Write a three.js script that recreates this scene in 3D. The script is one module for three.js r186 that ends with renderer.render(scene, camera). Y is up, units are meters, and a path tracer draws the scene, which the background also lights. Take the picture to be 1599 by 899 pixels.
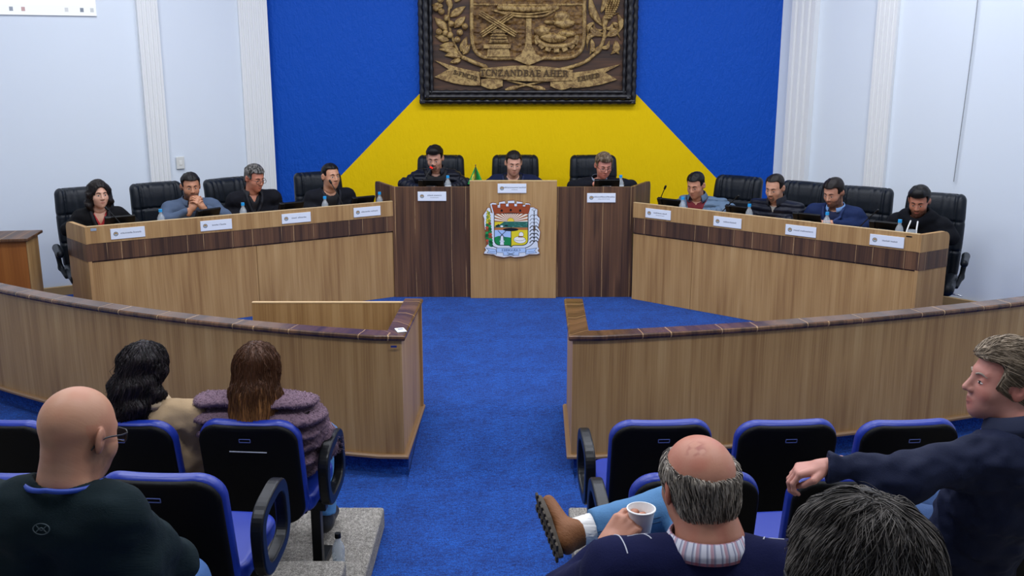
import * as THREE from 'three';
import { RectAreaLightUniformsLib } from 'three/addons/lights/RectAreaLightUniformsLib.js';
import { mergeGeometries } from 'three/addons/utils/BufferGeometryUtils.js';
import { RoundedBoxGeometry } from 'three/addons/geometries/RoundedBoxGeometry.js';
import { FontLoader } from 'three/addons/loaders/FontLoader.js';
import { TextGeometry } from 'three/addons/geometries/TextGeometry.js';

// ---------- camera, exposure, ceiling lights ----------
const renderer = new THREE.WebGLRenderer({ antialias: true });
renderer.toneMapping = THREE.LinearToneMapping;
renderer.toneMappingExposure = 1.1;
renderer.shadowMap.enabled = true;
const scene = new THREE.Scene();
scene.background = new THREE.Color(0x000000);
const camera = new THREE.PerspectiveCamera(32.35, 1599 / 899, 0.05, 60);
camera.position.set(0, 2.36, 0);
camera.rotation.set(-13.43 * Math.PI / 180, 0, 0);
scene.add(camera);
RectAreaLightUniformsLib.init();
const CEIL = 4.6;
// recessed LED panels: [x, z, width, depth]
const PANELS = [
  [-3.2, -8.2], [-1.1, -8.2], [1.1, -8.2], [3.2, -8.2],
  [-3.2, -5.6], [-1.1, -5.6], [1.1, -5.6], [3.2, -5.6],
  [-2.4, -2.6], [0, -2.6], [2.4, -2.6]];
const PANEL_W = 1.2, PANEL_D = 0.6, PANEL_RADIANCE = 20;
const PANEL_COLOR = 0xf2f6ff;

// ---------- helpers ----------
let seed = 1234567;
function rnd() { seed = (seed * 1664525 + 1013904223) >>> 0; return seed / 4294967296; }
function rr(a, b) { return a + (b - a) * rnd(); }
const V = (x, y, z) => new THREE.Vector3(x, y, z);
function hash2(x, y) { let h = (x * 374761393 + y * 668265263) | 0; h = Math.imul(h ^ (h >>> 13), 1274126177); return ((h ^ (h >>> 16)) >>> 0) / 4294967296; }
function hash3(x, y, z) { return hash2(x + z * 57, y + z * 131); }
const sm = t => t * t * (3 - 2 * t);
function vnoise2(x, y, px, py) {           // value noise, tiling with period px, py
  const xi = Math.floor(x), yi = Math.floor(y), fx = sm(x - xi), fy = sm(y - yi);
  const m = (a, p) => p ? ((a % p) + p) % p : a;
  const a = hash2(m(xi, px), m(yi, py)), b = hash2(m(xi + 1, px), m(yi, py)), c = hash2(m(xi, px), m(yi + 1, py)), d = hash2(m(xi + 1, px), m(yi + 1, py));
  return a + (b - a) * fx + (c - a) * fy + (a - b - c + d) * fx * fy;
}
function vnoise3(x, y, z) {
  const xi = Math.floor(x), yi = Math.floor(y), zi = Math.floor(z), fx = sm(x - xi), fy = sm(y - yi), fz = sm(z - zi);
  const l = (a, b, t) => a + (b - a) * t;
  const q = k => l(l(hash3(xi, yi, zi + k), hash3(xi + 1, yi, zi + k), fx), l(hash3(xi, yi + 1, zi + k), hash3(xi + 1, yi + 1, zi + k), fx), fy);
  return l(q(0), q(1), fz);
}
const clamp = (x, a, b) => Math.min(b, Math.max(a, x));
const sstep = (a, b, x) => { const t = clamp((x - a) / (b - a), 0, 1); return t * t * (3 - 2 * t); };
const mixc = (a, b, t) => [a[0] + (b[0] - a[0]) * t, a[1] + (b[1] - a[1]) * t, a[2] + (b[2] - a[2]) * t];
const lin = hex => { const c = new THREE.Color(hex); return [c.r, c.g, c.b]; };

const used = {};
function numbered(name) { if (used[name] === undefined) { used[name] = 0; return name; } used[name]++; return name + '_' + String(used[name]).padStart(3, '0'); }
function tag(o, label, category, group) { o.userData.label = label; o.userData.category = category; if (group) o.userData.group = group; return o; }
function shadows(o) { o.traverse(m => { if (m.isMesh) { m.castShadow = true; m.receiveShadow = true; } }); return o; }
function thing(name, label, category, pos = [0, 0, 0], turn = 0, group) {
  const o = new THREE.Group(); o.name = numbered(name); o.position.set(...pos); o.rotation.y = turn; scene.add(o);
  return tag(o, label, category, group);
}
function part(name, geo, mat, parent) {
  if (mat === M.gold || mat === M.goldDark) { geo = Array.isArray(geo) ? merge(geo) : geo; const p = geo.attributes.position, uv = new Float32Array(p.count * 2); for (let i = 0; i < p.count; i++) { uv[i * 2] = p.getX(i); uv[i * 2 + 1] = p.getY(i); } geo.setAttribute('uv', new THREE.BufferAttribute(uv, 2)); }
  const m = new THREE.Mesh(Array.isArray(geo) ? merge(geo) : geo, mat); m.name = name; m.castShadow = true; m.receiveShadow = true; parent.add(m); return m;
}
function struct(name, geo, mat) { const m = part(name, geo, mat, scene); m.userData.kind = 'structure'; return m; }
function merge(list) {
  const anyNon = list.some(g => !g.index);
  let l = list.map(g => anyNon && g.index ? g.toNonIndexed() : g);
  const hasC = l.some(g => g.attributes.color);
  l.forEach(g => { for (const k of Object.keys(g.attributes)) if (!['position', 'normal', 'uv', 'color'].includes(k)) g.deleteAttribute(k); if (!hasC) g.deleteAttribute('color');
    if (!g.attributes.uv) g.setAttribute('uv', new THREE.BufferAttribute(new Float32Array(g.attributes.position.count * 2), 2)); });
  return mergeGeometries(l);
}
function copyOf(o, pos, turn, label, group) {
  const c = o.clone(); c.userData = JSON.parse(JSON.stringify(o.userData)); c.name = numbered(o.name.replace(/_\d\d\d$/, '')); scene.add(c); c.position.set(...pos); c.rotation.set(0, turn, 0);
  if (label) c.userData.label = label; if (group) c.userData.group = group; return c;
}
// uv in metres from the dominant axis of each face
function boxUV(g0, off = 0) {
  const g = g0.index ? g0.toNonIndexed() : g0; const p = g.attributes.position, n = p.count, uv = new Float32Array(n * 2);
  const a = V(), b = V(), c = V();
  for (let i = 0; i < n; i += 3) {
    a.fromBufferAttribute(p, i); b.fromBufferAttribute(p, i + 1); c.fromBufferAttribute(p, i + 2);
    const nx = b.clone().sub(a).cross(c.clone().sub(a)); const ax = Math.abs(nx.x), ay = Math.abs(nx.y), az = Math.abs(nx.z);
    for (let k = 0; k < 3; k++) { const j = i + k, x = p.getX(j), y = p.getY(j), z = p.getZ(j);
      if (ay > ax && ay > az) { uv[j * 2] = x + off; uv[j * 2 + 1] = z; } else if (ax > az) { uv[j * 2] = z + off; uv[j * 2 + 1] = y; } else { uv[j * 2] = x + off; uv[j * 2 + 1] = y; } }
  }
  g.setAttribute('uv', new THREE.BufferAttribute(uv, 2)); return g;
}
function box(w, h, d, x = 0, y = 0, z = 0, r = 0) {
  const g = r ? new RoundedBoxGeometry(w, h, d, 2, r) : new THREE.BoxGeometry(w, h, d); g.translate(x, y, z); return boxUV(g);
}
function tube(pts, r, seg = 24, rad = 8, closed = false) { return new THREE.TubeGeometry(new THREE.CatmullRomCurve3(pts.map(p => V(...p)), closed, 'centripetal'), seg, r, rad, closed); }
function capTube(pts, r, seg = 24, rad = 8) { const a = new THREE.SphereGeometry(r, rad, 6), b = a.clone(); a.translate(...pts[0]); b.translate(...pts[pts.length - 1]); return merge([tube(pts, r, seg, rad), a, b]); }
function rrect(w, h, r, x0 = 0, y0 = 0) {
  const s = new THREE.Shape(), x = x0 - w / 2, y = y0 - h / 2; s.moveTo(x + r, y); s.lineTo(x + w - r, y); s.absarc(x + w - r, y + r, r, -Math.PI / 2, 0); s.lineTo(x + w, y + h - r); s.absarc(x + w - r, y + h - r, r, 0, Math.PI / 2);
  s.lineTo(x + r, y + h); s.absarc(x + r, y + h - r, r, Math.PI / 2, Math.PI); s.lineTo(x, y + r); s.absarc(x + r, y + r, r, Math.PI, 1.5 * Math.PI); return s;
}
function extr(shape, depth, bev = 0, cs = 10) { return new THREE.ExtrudeGeometry(shape, { depth, bevelEnabled: bev > 0, bevelSize: bev, bevelThickness: bev, bevelSegments: 3, curveSegments: cs }); }
// a wall-like profile swept along a path in plan: path [[x,z]...], profile [[offset, y]...] closed; offset is to the right hand of travel
function sweep(path, prof, closedEnds = true) {
  const n = path.length, m = prof.length, pos = [], uv = [], idx = []; let s = 0;
  const per = [0]; for (let j = 0; j < m; j++) { const a = prof[j], b = prof[(j + 1) % m]; per.push(per[j] + Math.hypot(a[0] - b[0], a[1] - b[1])); }
  const ring = [];
  for (let i = 0; i < n; i++) {
    const p = path[i], a = path[Math.max(0, i - 1)], b = path[Math.min(n - 1, i + 1)];
    if (i) s += Math.hypot(p[0] - a[0], p[1] - a[1]);
    const d1 = i ? [p[0] - a[0], p[1] - a[1]] : [b[0] - p[0], b[1] - p[1]], d2 = i < n - 1 ? [b[0] - p[0], b[1] - p[1]] : d1;
    const l1 = Math.hypot(...d1), l2 = Math.hypot(...d2), n1 = [-d1[1] / l1, d1[0] / l1], n2 = [-d2[1] / l2, d2[0] / l2];
    let mx = n1[0] + n2[0], mz = n1[1] + n2[1]; const q = 2 / (mx * mx + mz * mz); mx *= q; mz *= q;
    ring.push(prof.map(([o, y]) => [p[0] + mx * o, y, p[1] + mz * o, s]));
  }
  const quad = (A, B, C, D, ua, ub, va, vb) => { for (const [P, u, v] of [[A, ua, va], [B, ub, va], [C, ub, vb], [A, ua, va], [C, ub, vb], [D, ua, vb]]) { pos.push(P[0], P[1], P[2]); uv.push(u, v); } };
  for (let i = 0; i < n - 1; i++) for (let j = 0; j < m; j++) { const k = (j + 1) % m; quad(ring[i][j], ring[i + 1][j], ring[i + 1][k], ring[i][k], ring[i][j][3], ring[i + 1][j][3], prof[j][1] === prof[k][1] ? per[j] : prof[j][1], prof[j][1] === prof[k][1] ? per[j + 1] : prof[k][1]); }
  if (closedEnds) for (const i of [0, n - 1]) { const sh = THREE.ShapeUtils.triangulateShape(prof.map(q => new THREE.Vector2(q[0], q[1])), []); for (const t of sh) for (const j of (i ? t : [...t].reverse())) { pos.push(...ring[i][j].slice(0, 3)); uv.push(prof[j][0], prof[j][1]); } }
  const g = new THREE.BufferGeometry(); g.setAttribute('position', new THREE.Float32BufferAttribute(pos, 3)); g.setAttribute('uv', new THREE.Float32BufferAttribute(uv, 2)); g.computeVertexNormals(); return g;
}

// ---------- procedural textures ----------
function dataTex(n, m, fn, srgb, rep) {
  const d = new Uint8Array(n * m * 4);
  for (let y = 0; y < m; y++) for (let x = 0; x < n; x++) { const c = fn(x / n, y / m, x, y), i = (y * n + x) * 4; d[i] = clamp(c[0], 0, 255); d[i + 1] = clamp(c[1], 0, 255); d[i + 2] = clamp(c[2], 0, 255); d[i + 3] = 255; }
  const t = new THREE.DataTexture(d, n, m, THREE.RGBAFormat); t.wrapS = t.wrapT = THREE.RepeatWrapping; t.magFilter = THREE.LinearFilter; t.minFilter = THREE.LinearMipmapLinearFilter; t.generateMipmaps = true;
  if (srgb) t.colorSpace = THREE.SRGBColorSpace; if (rep) t.repeat.set(rep[0], rep[1]); t.needsUpdate = true; return t;
}
function woodTex(base, dark, light, streak, size, lines) {      // grain runs along v; one tile = size metres
  const N = 1024, bands = []; let u = 0; while (u < 1) { const w = rr(0.035, 0.1); bands.push([u, rr(-1, 1)]); u += w; }
  const ls = []; for (let i = 0; i < lines; i++) ls.push([(i + rr(0.1, 0.9)) / lines, rr(0.5, 1), rr(0.0011, 0.0022)]);
  return dataTex(N, N, (x, y) => {
    let b = 0; for (let i = 0; i < bands.length; i++) { if (x >= bands[i][0]) b = bands[i][1]; }
    const w = x + 0.006 * (vnoise2(x * 6, y * 3, 6, 3) - 0.5);
    const g1 = vnoise2(w * 160, y * 4, 160, 4), g2 = vnoise2(w * 420, y * 9, 420, 9), g3 = vnoise2(w * 36, y * 2, 36, 2);
    let t = 0.5 + 0.16 * b + 0.5 * (g3 - 0.5) + 0.34 * (g1 - 0.5) + 0.22 * (g2 - 0.5);
    let c = t < 0.5 ? mixc(dark, base, clamp(t * 2, 0, 1)) : mixc(base, light, clamp(t * 2 - 1, 0, 1));
    const k = sstep(0.8, 0.93, vnoise2(w * 70, y * 2.01, 70, 2)) * streak; c = mixc(c, dark, k);
    for (const l of ls) { const d = Math.abs(w - l[0]); if (d < l[2]) { const on = sstep(0.35, 0.6, vnoise2(l[0] * 99, y * 3, 0, 3) + l[1] * 0.3); c = mixc(c, [176, 142, 98], 0.9 * on); } }
    return c;
  }, true, [1 / size, 1 / size]);
}
const texOak = woodTex([176, 137, 86], [148, 109, 64], [194, 157, 105], 0.3, 1.3, 0);
const texWalnut = woodTex([92, 63, 41], [58, 38, 25], [122, 86, 57], 0.6, 1.5, 7);
const texCarpet = dataTex(512, 512, (x, y, i, j) => {
  const r = vnoise2(x * 200, y * 130, 200, 130), f = hash2(i, j), c = vnoise2(x * 9, y * 9, 9, 9), w = vnoise2(x * 40, y * 160, 40, 160);
  const t = 0.5 + 0.5 * (r - 0.5) + 0.45 * (f - 0.5) + 0.18 * (c - 0.5) + 0.35 * (w - 0.5); return mixc([2, 28, 84], [24, 96, 192], t);
}, true, [1 / 0.9, 1 / 0.9]);
const texCarpetB = dataTex(512, 512, (x, y, i, j) => { const v = 255 * (0.5 * vnoise2(x * 150, y * 110, 150, 110) + 0.5 * hash2(i, j)); return [v, v, v]; }, false, [1 / 0.9, 1 / 0.9]);
const texGrey = dataTex(512, 512, (x, y, i, j) => {
  const r = vnoise2(x * 150, y * 110, 150, 110), f = hash2(i, j), c = vnoise2(x * 40, y * 40, 40, 40), t = 0.5 + 0.7 * (r - 0.5) + 0.6 * (f - 0.5) + 0.3 * (c - 0.5); return mixc([92, 88, 82], [182, 176, 166], t);
}, true, [1 / 0.6, 1 / 0.6]);
const texPlaster = dataTex(512, 512, (x, y) => { const v = 255 * (0.35 * vnoise2(x * 24, y * 7, 24, 7) + 0.4 * vnoise2(x * 70, y * 26, 70, 26) + 0.25 * vnoise2(x * 140, y * 90, 140, 90)); return [v, v, v]; }, false, [1 / 1.2, 1 / 1.2]);
const texLeather = dataTex(256, 256, (x, y) => { const v = 255 * (0.6 * vnoise2(x * 50, y * 50, 50, 50) + 0.4 * vnoise2(x * 110, y * 110, 110, 110)); return [v, v, v]; }, false, [4, 4]);
const texRough = dataTex(256, 256, (x, y, i, j) => { const v = 255 * (0.5 * vnoise2(x * 60, y * 60, 60, 60) + 0.5 * hash2(i, j)); return [v, v, v]; }, false, [6, 6]);
const texGilt = dataTex(512, 512, (x, y) => { const n = 0.45 * vnoise2(x * 22, y * 22, 22, 22) + 0.35 * vnoise2(x * 60, y * 60, 60, 60) + 0.2 * vnoise2(x * 150, y * 150, 150, 150); return mixc([112, 84, 44], [180, 150, 92], sstep(0.2, 0.72, n)); }, true, [1.6, 1.6]);
const std = (color, roughness = 0.7, extra = {}) => new THREE.MeshStandardMaterial({ color, roughness, metalness: 0, ...extra });
const M = {
  oak: std(0xffffff, 0.5, { map: texOak }), walnut: std(0xffffff, 0.45, { map: texWalnut }), capWood: std(0xffffff, 0.24, { map: texWalnut }),
  carpet: std(0xffffff, 1, { map: texCarpet, bumpMap: texCarpetB, bumpScale: 0.006 }),
  grey: std(0xffffff, 1, { map: texGrey, bumpMap: texCarpetB, bumpScale: 0.005 }),
  white: std(0xdee6ee, 0.65), trim: std(0xe6e7e6, 0.5), ceiling: std(0xe8e8e6, 0.9),
  blueWall: new THREE.MeshPhysicalMaterial({ color: 0x0a4cb0, roughness: 0.6, specularIntensity: 0.4, bumpMap: texPlaster, bumpScale: 0.008 }), yellowWall: new THREE.MeshPhysicalMaterial({ color: 0xeac400, roughness: 0.7, specularIntensity: 0.3, bumpMap: texPlaster, bumpScale: 0.004 }),
  leather: new THREE.MeshPhysicalMaterial({ color: 0x0e141c, roughness: 0.42, specularIntensity: 0.5, bumpMap: texLeather, bumpScale: 0.0008 }), black: new THREE.MeshPhysicalMaterial({ color: 0x070809, roughness: 0.45, specularIntensity: 0.5 }), blackSatin: new THREE.MeshPhysicalMaterial({ color: 0x0c0e11, roughness: 0.35, specularIntensity: 0.6 }), chrome: std(0xc8ccd0, 0.22, { metalness: 1 }),
  screen: std(0x060708, 0.15), shell: new THREE.MeshPhysicalMaterial({ color: 0x050506, roughness: 0.6, specularIntensity: 0.3 }), vinyl: std(0x162f92, 0.38), metalBlack: std(0x101214, 0.4, { metalness: 0.4 }),
  paper: std(0xe8ebee, 0.6), base: std(0xa98a5c, 0.5), frameBlack: std(0x17161a, 0.42), gold: std(0xffffff, 0.5, { map: texGilt, bumpMap: texRough, bumpScale: 0.002 }),
  goldDark: std(0xb8a688, 0.55, { map: texGilt, bumpMap: texRough, bumpScale: 0.002 }),
  cap: std(0x1f9be0, 0.35), clear: new THREE.MeshPhysicalMaterial({ color: 0xeef4f8, roughness: 0.12, transmission: 0.75, thickness: 0, ior: 1.45 }), water: new THREE.MeshPhysicalMaterial({ color: 0xf2f7fa, roughness: 0.1, transmission: 0.9, thickness: 0, ior: 1.33 }),
  plastic: std(0xf0f0ee, 0.4),
};
// ---------- the room ----------
// dais floor: y = 0 ; lower floor in front of the rail: y = -0.12
const LOW = -0.12;
const leftRailZ = d => -5.5 - (0.19 * d + 0.076 * d * d), rightRailZ = d => -5.5 - (0.15 * d + 0.042 * d * d);
const leftRail = [], rightRail = [];
for (let i = 0; i <= 34; i++) { const d = 4.6 * (1 - i / 34); leftRail.push([-0.66 - d, leftRailZ(d)]); }
for (let i = 0; i <= 34; i++) { const d = 4.7 * i / 34; rightRail.push([0.37 + d, rightRailZ(d)]); }
{
  const s = new THREE.Shape(); const P = (x, z) => [x, -z];
  s.moveTo(...P(leftRail[0][0], leftRail[0][1] - 0.05));
  for (const [x, z] of leftRail) s.lineTo(...P(x, z - 0.05));
  s.lineTo(...P(-0.62, -5.55)); s.lineTo(...P(-0.6, -6.42)); s.lineTo(...P(0.36, -6.42)); s.lineTo(...P(0.37, -5.55));
  for (const [x, z] of rightRail) s.lineTo(...P(x, z - 0.05));
  s.lineTo(...P(5.3, -11.2)); s.lineTo(...P(-6.1, -11.2)); s.lineTo(...P(-6.1, -8.2));
  const g = extr(s, -LOW + 0.02); g.rotateX(-Math.PI / 2); g.translate(0, LOW - 0.02, 0);
  struct('floor', boxUV(g), M.carpet);
  const low = box(11.4, 0.1, 14, -0.4, LOW - 0.05, -4.6); const lf = struct('floor_lower', low, M.carpet); lf.userData.label = 'blue carpet in front of the rail';
  const r = new THREE.BufferGeometry(); const A = [-0.6, 0, -6.42], B = [0.36, 0, -6.42], C = [0.37, LOW - 0.006, -5.26], D = [-0.62, LOW - 0.006, -5.26], A0 = [-0.6, LOW, -6.42], B0 = [0.36, LOW, -6.42];
  r.setAttribute('position', new THREE.Float32BufferAttribute([A, D, C, A, C, B, A, A0, D, B, C, B0, A, B, B0, A, B0, A0].flat(), 3)); r.computeVertexNormals();
  struct('floor_ramp', boxUV(r), M.carpet);
}
// audience tiers
[[0, -4.87, -4.03], [0.15, -4.03, -3.13], [0.3, -3.13, -2.2], [0.45, -2.2, -1.3], [0.6, -1.3, 2.2]].forEach(([y, z0, z1], i) => {
  const h = y - LOW; for (const s of [-1, 1]) {
    const xe = s < 0 ? -0.68 - (i ? 0.06 : 0) : 0.3 + (i ? 0.06 : 0), xo = s < 0 ? -6 : 5.2;
    struct('floor_tier', box(Math.abs(xo - xe), h, z1 - z0, (xe + xo) / 2, LOW + h / 2, (z0 + z1) / 2, 0.015), M.grey).name = numbered('floor_tier');
  }
  if (i) struct('x', box(1.1, 0.08 * i, z1 - z0, -0.19, LOW + 0.04 * i, (z0 + z1) / 2 + 0.9), M.carpet).name = numbered('floor_aisle');
});
// back wall, blue with a yellow triangle
const ZB = -10.95;
{
  const blue = new THREE.Shape(); const ax = 0.17, ay = 3.08;   // apex of the triangle (behind the carving)
  blue.moveTo(-3.0, 0); blue.lineTo(3.2, 0); blue.lineTo(3.2, CEIL); blue.lineTo(-3.0, CEIL); blue.closePath();
  const bg = extr(blue, 0.2); bg.translate(0, 0, ZB - 0.2); const w = struct('wall_back', boxUV(bg), M.blueWall);
  const ye = new THREE.Shape(); ye.moveTo(ax - ay, 0); ye.lineTo(ax + ay, 0); ye.lineTo(ax, ay); ye.closePath();
  const yg = extr(ye, 0.004); yg.translate(0, 0, ZB - 0.001); const y = part('painted_triangle', boxUV(yg), M.yellowWall, w); y.userData.label = 'yellow painted triangle';
}
const wallProf = [[0, -0.2], [0.15, -0.2], [0.15, CEIL + 0.05], [0, CEIL + 0.05]];
const flip = p => p.map(([o, y]) => [-o, y]).reverse();
struct('wall_left', sweep([[-2.63, -10.95], [-3.6, -10.1], [-6, -8.7], [-6, 2.3]].reverse(), wallProf.map(([o, y]) => [-o, y]).reverse()), M.white);
struct('wall_right', sweep([[2.88, -10.95], [3.6, -9.9], [4.15, -9.17], [5.2, -8.1], [5.2, 2.3]], flip(wallProf)), M.white);
struct('wall_rear', box(11.6, CEIL + 0.4, 0.15, -0.4, CEIL / 2, 2.35), M.white);
struct('ceiling', box(11.6, 0.15, 13.7, -0.4, CEIL + 0.075, -4.5), M.ceiling);
// baseboards of pale wood
struct('baseboard_left', sweep([[-2.63, -10.95], [-3.6, -10.1], [-6, -8.7]].map(([x, z]) => [x + 0.004, z + 0.004]).reverse(), [[0, 0], [-0.0, 0.09], [0.018, 0.085], [0.018, 0]]), M.base);
struct('baseboard_right', sweep([[2.88, -10.95], [3.6, -9.9], [4.15, -9.17], [5.2, -8.1]].map(([x, z]) => [x - 0.004, z + 0.004]), [[0, 0], [0, 0.09], [-0.018, 0.085], [-0.018, 0]].map(([o, y]) => [-o, y])), M.base);
// fluted pilasters: plan profile extruded upwards
function pilaster(name, x, z, turn, w, depth, ribs, label) {
  const s = new THREE.Shape(); s.moveTo(-w / 2, -0.05); s.lineTo(-w / 2, depth); const step = w / (ribs * 2 + 1);
  for (let i = 0; i < ribs; i++) { const a = -w / 2 + step * (1 + 2 * i); s.lineTo(a, depth); s.absarc(a + step / 2, depth, step / 2, Math.PI, 0, false); }
  s.lineTo(w / 2, depth); s.lineTo(w / 2, -0.05); s.closePath();
  const g = extr(s, CEIL, 0, 6); g.rotateX(-Math.PI / 2); g.scale(1, 1, -1); const idx = g; // y up, +z outwards
  const p = g.attributes.position; g.computeVertexNormals();
  const gg = flipWind(g); gg.rotateY(turn); gg.translate(x, 0, z);
  const m = struct(name, gg, M.trim); m.userData.label = label; return m;
}
function flipWind(g0) { const g = g0.index ? g0.toNonIndexed() : g0; const p = g.attributes.position.array; for (let i = 0; i < p.length; i += 9) for (let k = 0; k < 3; k++) { const t = p[i + 3 + k]; p[i + 3 + k] = p[i + 6 + k]; p[i + 6 + k] = t; } g.computeVertexNormals(); return g; }
pilaster('trim_1', -3.585, -10.1, 0.62, 0.2, 0.035, 4, 'white fluted pilaster left of the light switch');
pilaster('trim_2', -2.76, -10.88, 0.45, 0.3, 0.1, 6, 'white fluted column at the left edge of the blue wall');
pilaster('trim_3', 3.05, -10.66, -0.97, 0.3, 0.05, 3, 'white column at the right edge of the blue wall');
pilaster('trim_4', 3.62, -9.87, -0.93, 0.22, 0.04, 4, 'white fluted pilaster on the right wall');
// ceiling lights
PANELS.forEach(([x, z], i) => {
  const names = ['far row', 'second row', 'third row', 'rear row'], row = z < -8 ? 0 : z < -5 ? 1 : z < -1 ? 2 : 3;
  const t = thing('ceiling_light', `${names[row]} ceiling light, ${['leftmost', 'second from the left', 'third from the left', 'rightmost'][PANELS.filter((p, j) => j <= i && p[1] === z).length - 1]}`, 'ceiling light', [x, CEIL, z], 0, 'ceiling light panels');
  part('frame', [box(PANEL_W + 0.06, 0.02, 0.03, 0, -0.01, PANEL_D / 2 + 0.015), box(PANEL_W + 0.06, 0.02, 0.03, 0, -0.01, -PANEL_D / 2 - 0.015), box(0.03, 0.02, PANEL_D, PANEL_W / 2 + 0.015, -0.01, 0), box(0.03, 0.02, PANEL_D, -PANEL_W / 2 - 0.015, -0.01, 0)], M.trim, t);
  part('diffuser', box(PANEL_W, 0.008, PANEL_D, 0, -0.006, 0), new THREE.MeshStandardMaterial({ color: 0xffffff, emissive: PANEL_COLOR, emissiveIntensity: 1.2, roughness: 0.6 }), t);
  const l = new THREE.RectAreaLight(PANEL_COLOR, PANEL_RADIANCE, PANEL_W, PANEL_D); l.position.set(0, -0.02, 0); l.rotation.x = -Math.PI / 2; t.add(l);
});
// light switch, cable, projected screen
{
  const s = thing('light_switch', 'white light switch plate on the left wall above a seated man', 'light switch', [-3.42, 1.24, -10.245], 0.72);
  part('plate', box(0.085, 0.125, 0.012, 0, 0, 0.008, 0.004), std(0xdadad4, 0.4), s); part('rocker', box(0.03, 0.045, 0.006, 0, 0, 0.016, 0.002), std(0xe8e8e2, 0.35), s);
  const c = part('wall_cable', tube([[4.13, 4.5, -9.15], [4.13, 3.2, -9.15], [4.125, 2.4, -9.155], [4.1, 1.18, -9.19]], 0.0045, 30, 6), std(0x8f9498, 0.6), scene); tag(c, 'thin grey cable running down the right white wall', 'cable');
  const cv = document.createElement('canvas'); cv.width = 1024; cv.height = 640; const x = cv.getContext('2d'); x.fillStyle = '#fbfdff'; x.fillRect(0, 0, 1024, 640); x.fillStyle = '#eef3f8'; x.fillRect(0, 596, 1024, 44);
  [['#38a8e8', 470], ['#58c4f0', 520], ['#d8d8d8', 560], ['#d8d8d8', 600], ['#d0d4da', 640], ['#8a93a5', 690], ['#b89aa0', 735], ['#c9ced6', 900], ['#7a8496', 960], ['#c0c6cf', 1000]].forEach(([k, px]) => { x.fillStyle = k; x.fillRect(px, 606, 14, 18); });
  const t = new THREE.CanvasTexture(cv); t.colorSpace = THREE.SRGBColorSpace;
  const p = thing('projection_screen', 'bright projected computer desktop on the left wall in the top corner', 'screen', [-4.98, 3.36, -9.29], 0.528);
  part('picture', new THREE.PlaneGeometry(2.3, 1.35).translate(0, 0, 0.012), new THREE.MeshStandardMaterial({ color: 0x222222, emissive: 0xffffff, emissiveMap: t, emissiveIntensity: 1.0, roughness: 0.8 }), p);
  part('screen_sheet', box(2.3, 1.35, 0.02), std(0xf0f0f0, 0.8), p);
  const l = new THREE.RectAreaLight(0xffffff, 0.6, 2.3, 1.35); l.position.set(0, 0, 0.03); l.rotation.y = Math.PI; p.add(l);
}
// ---------- curved rail ----------
{
  const capW = 0.11, H = 0.76;
  const build = (side) => {
    const L = side < 0; const t = thing('curved_rail', L ? 'curved oak rail on the left of the aisle with a dark wooden cap' : 'curved oak rail on the right of the aisle with a dark wooden cap', 'rail');
    const curve = L ? leftRail : rightRail; const c0 = L ? [-0.63, -5.52] : [0.34, -5.52], c1 = L ? [-0.605, -6.4] : [0.36, -6.4];
    // travel from the far end to the aisle corner, then back along the return (left); the right rail is travelled the other way
    const path = L ? [...curve.filter(p => p[0] < -0.68), c0, c1] : [c1, c0, ...curve.filter(p => p[0] > 0.39)];
    // to the right hand of travel is the inside of the dais: (-dz, dx)
    const ins = -1; const pr = l => l.map(([o, y]) => [o * ins, y]).reverse();
    part('panel', sweep(path, pr([[0.012, 0.018], [0.05, 0.018], [0.05, H - 0.035], [0.012, H - 0.035]])), M.oak, t);
    const cap = pr([[-0.008, H - 0.03], [-0.014, H - 0.018], [-0.012, H - 0.006], [-0.002, H], [capW - 0.005, H], [capW, H - 0.006], [capW, H - 0.035], [0, H - 0.035]]);
    const cg = sweep(path, cap); const uv = cg.attributes.uv; for (let i = 0; i < uv.count; i++) { const a = uv.getX(i), b = uv.getY(i); uv.setXY(i, a * 0.8, b); }
    part('cap', cg, M.capWood, t);
    part('bottom_trim', sweep(path, pr([[-0.014, 0.0], [-0.014, 0.012], [-0.004, 0.02], [0.06, 0.02], [0.06, 0]])), std(0x8a6a48, 0.45), t);
    if (L) { part('inner_panel', box(1.12, 0.74, 0.03, -1.16, 0.37, -6.37), M.oak, t).rotation.y = 0.0; const e = part('panel_edge', box(1.12, 0.006, 0.032, -1.16, 0.742, -6.37), std(0xc9aa7c, 0.5), t); }
    if (L) { part('maker_badge', box(0.035, 0.012, 0.003, -0.685, 0.695, -5.512, 0.001), std(0x1a2f7a, 0.4), t); }
    return t;
  };
  build(-1); build(1);
  const k = thing('notice_card', 'small white card lying on the corner of the left rail', 'card', [-0.655, 0.7605, -5.62], 0.35);
  part('card', box(0.055, 0.006, 0.085, 0, 0.003, 0, 0.002), M.paper, k); part('print', box(0.032, 0.001, 0.03, 0.002, 0.0065, -0.012), std(0x9a9aa2, 0.7), k);
}
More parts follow.
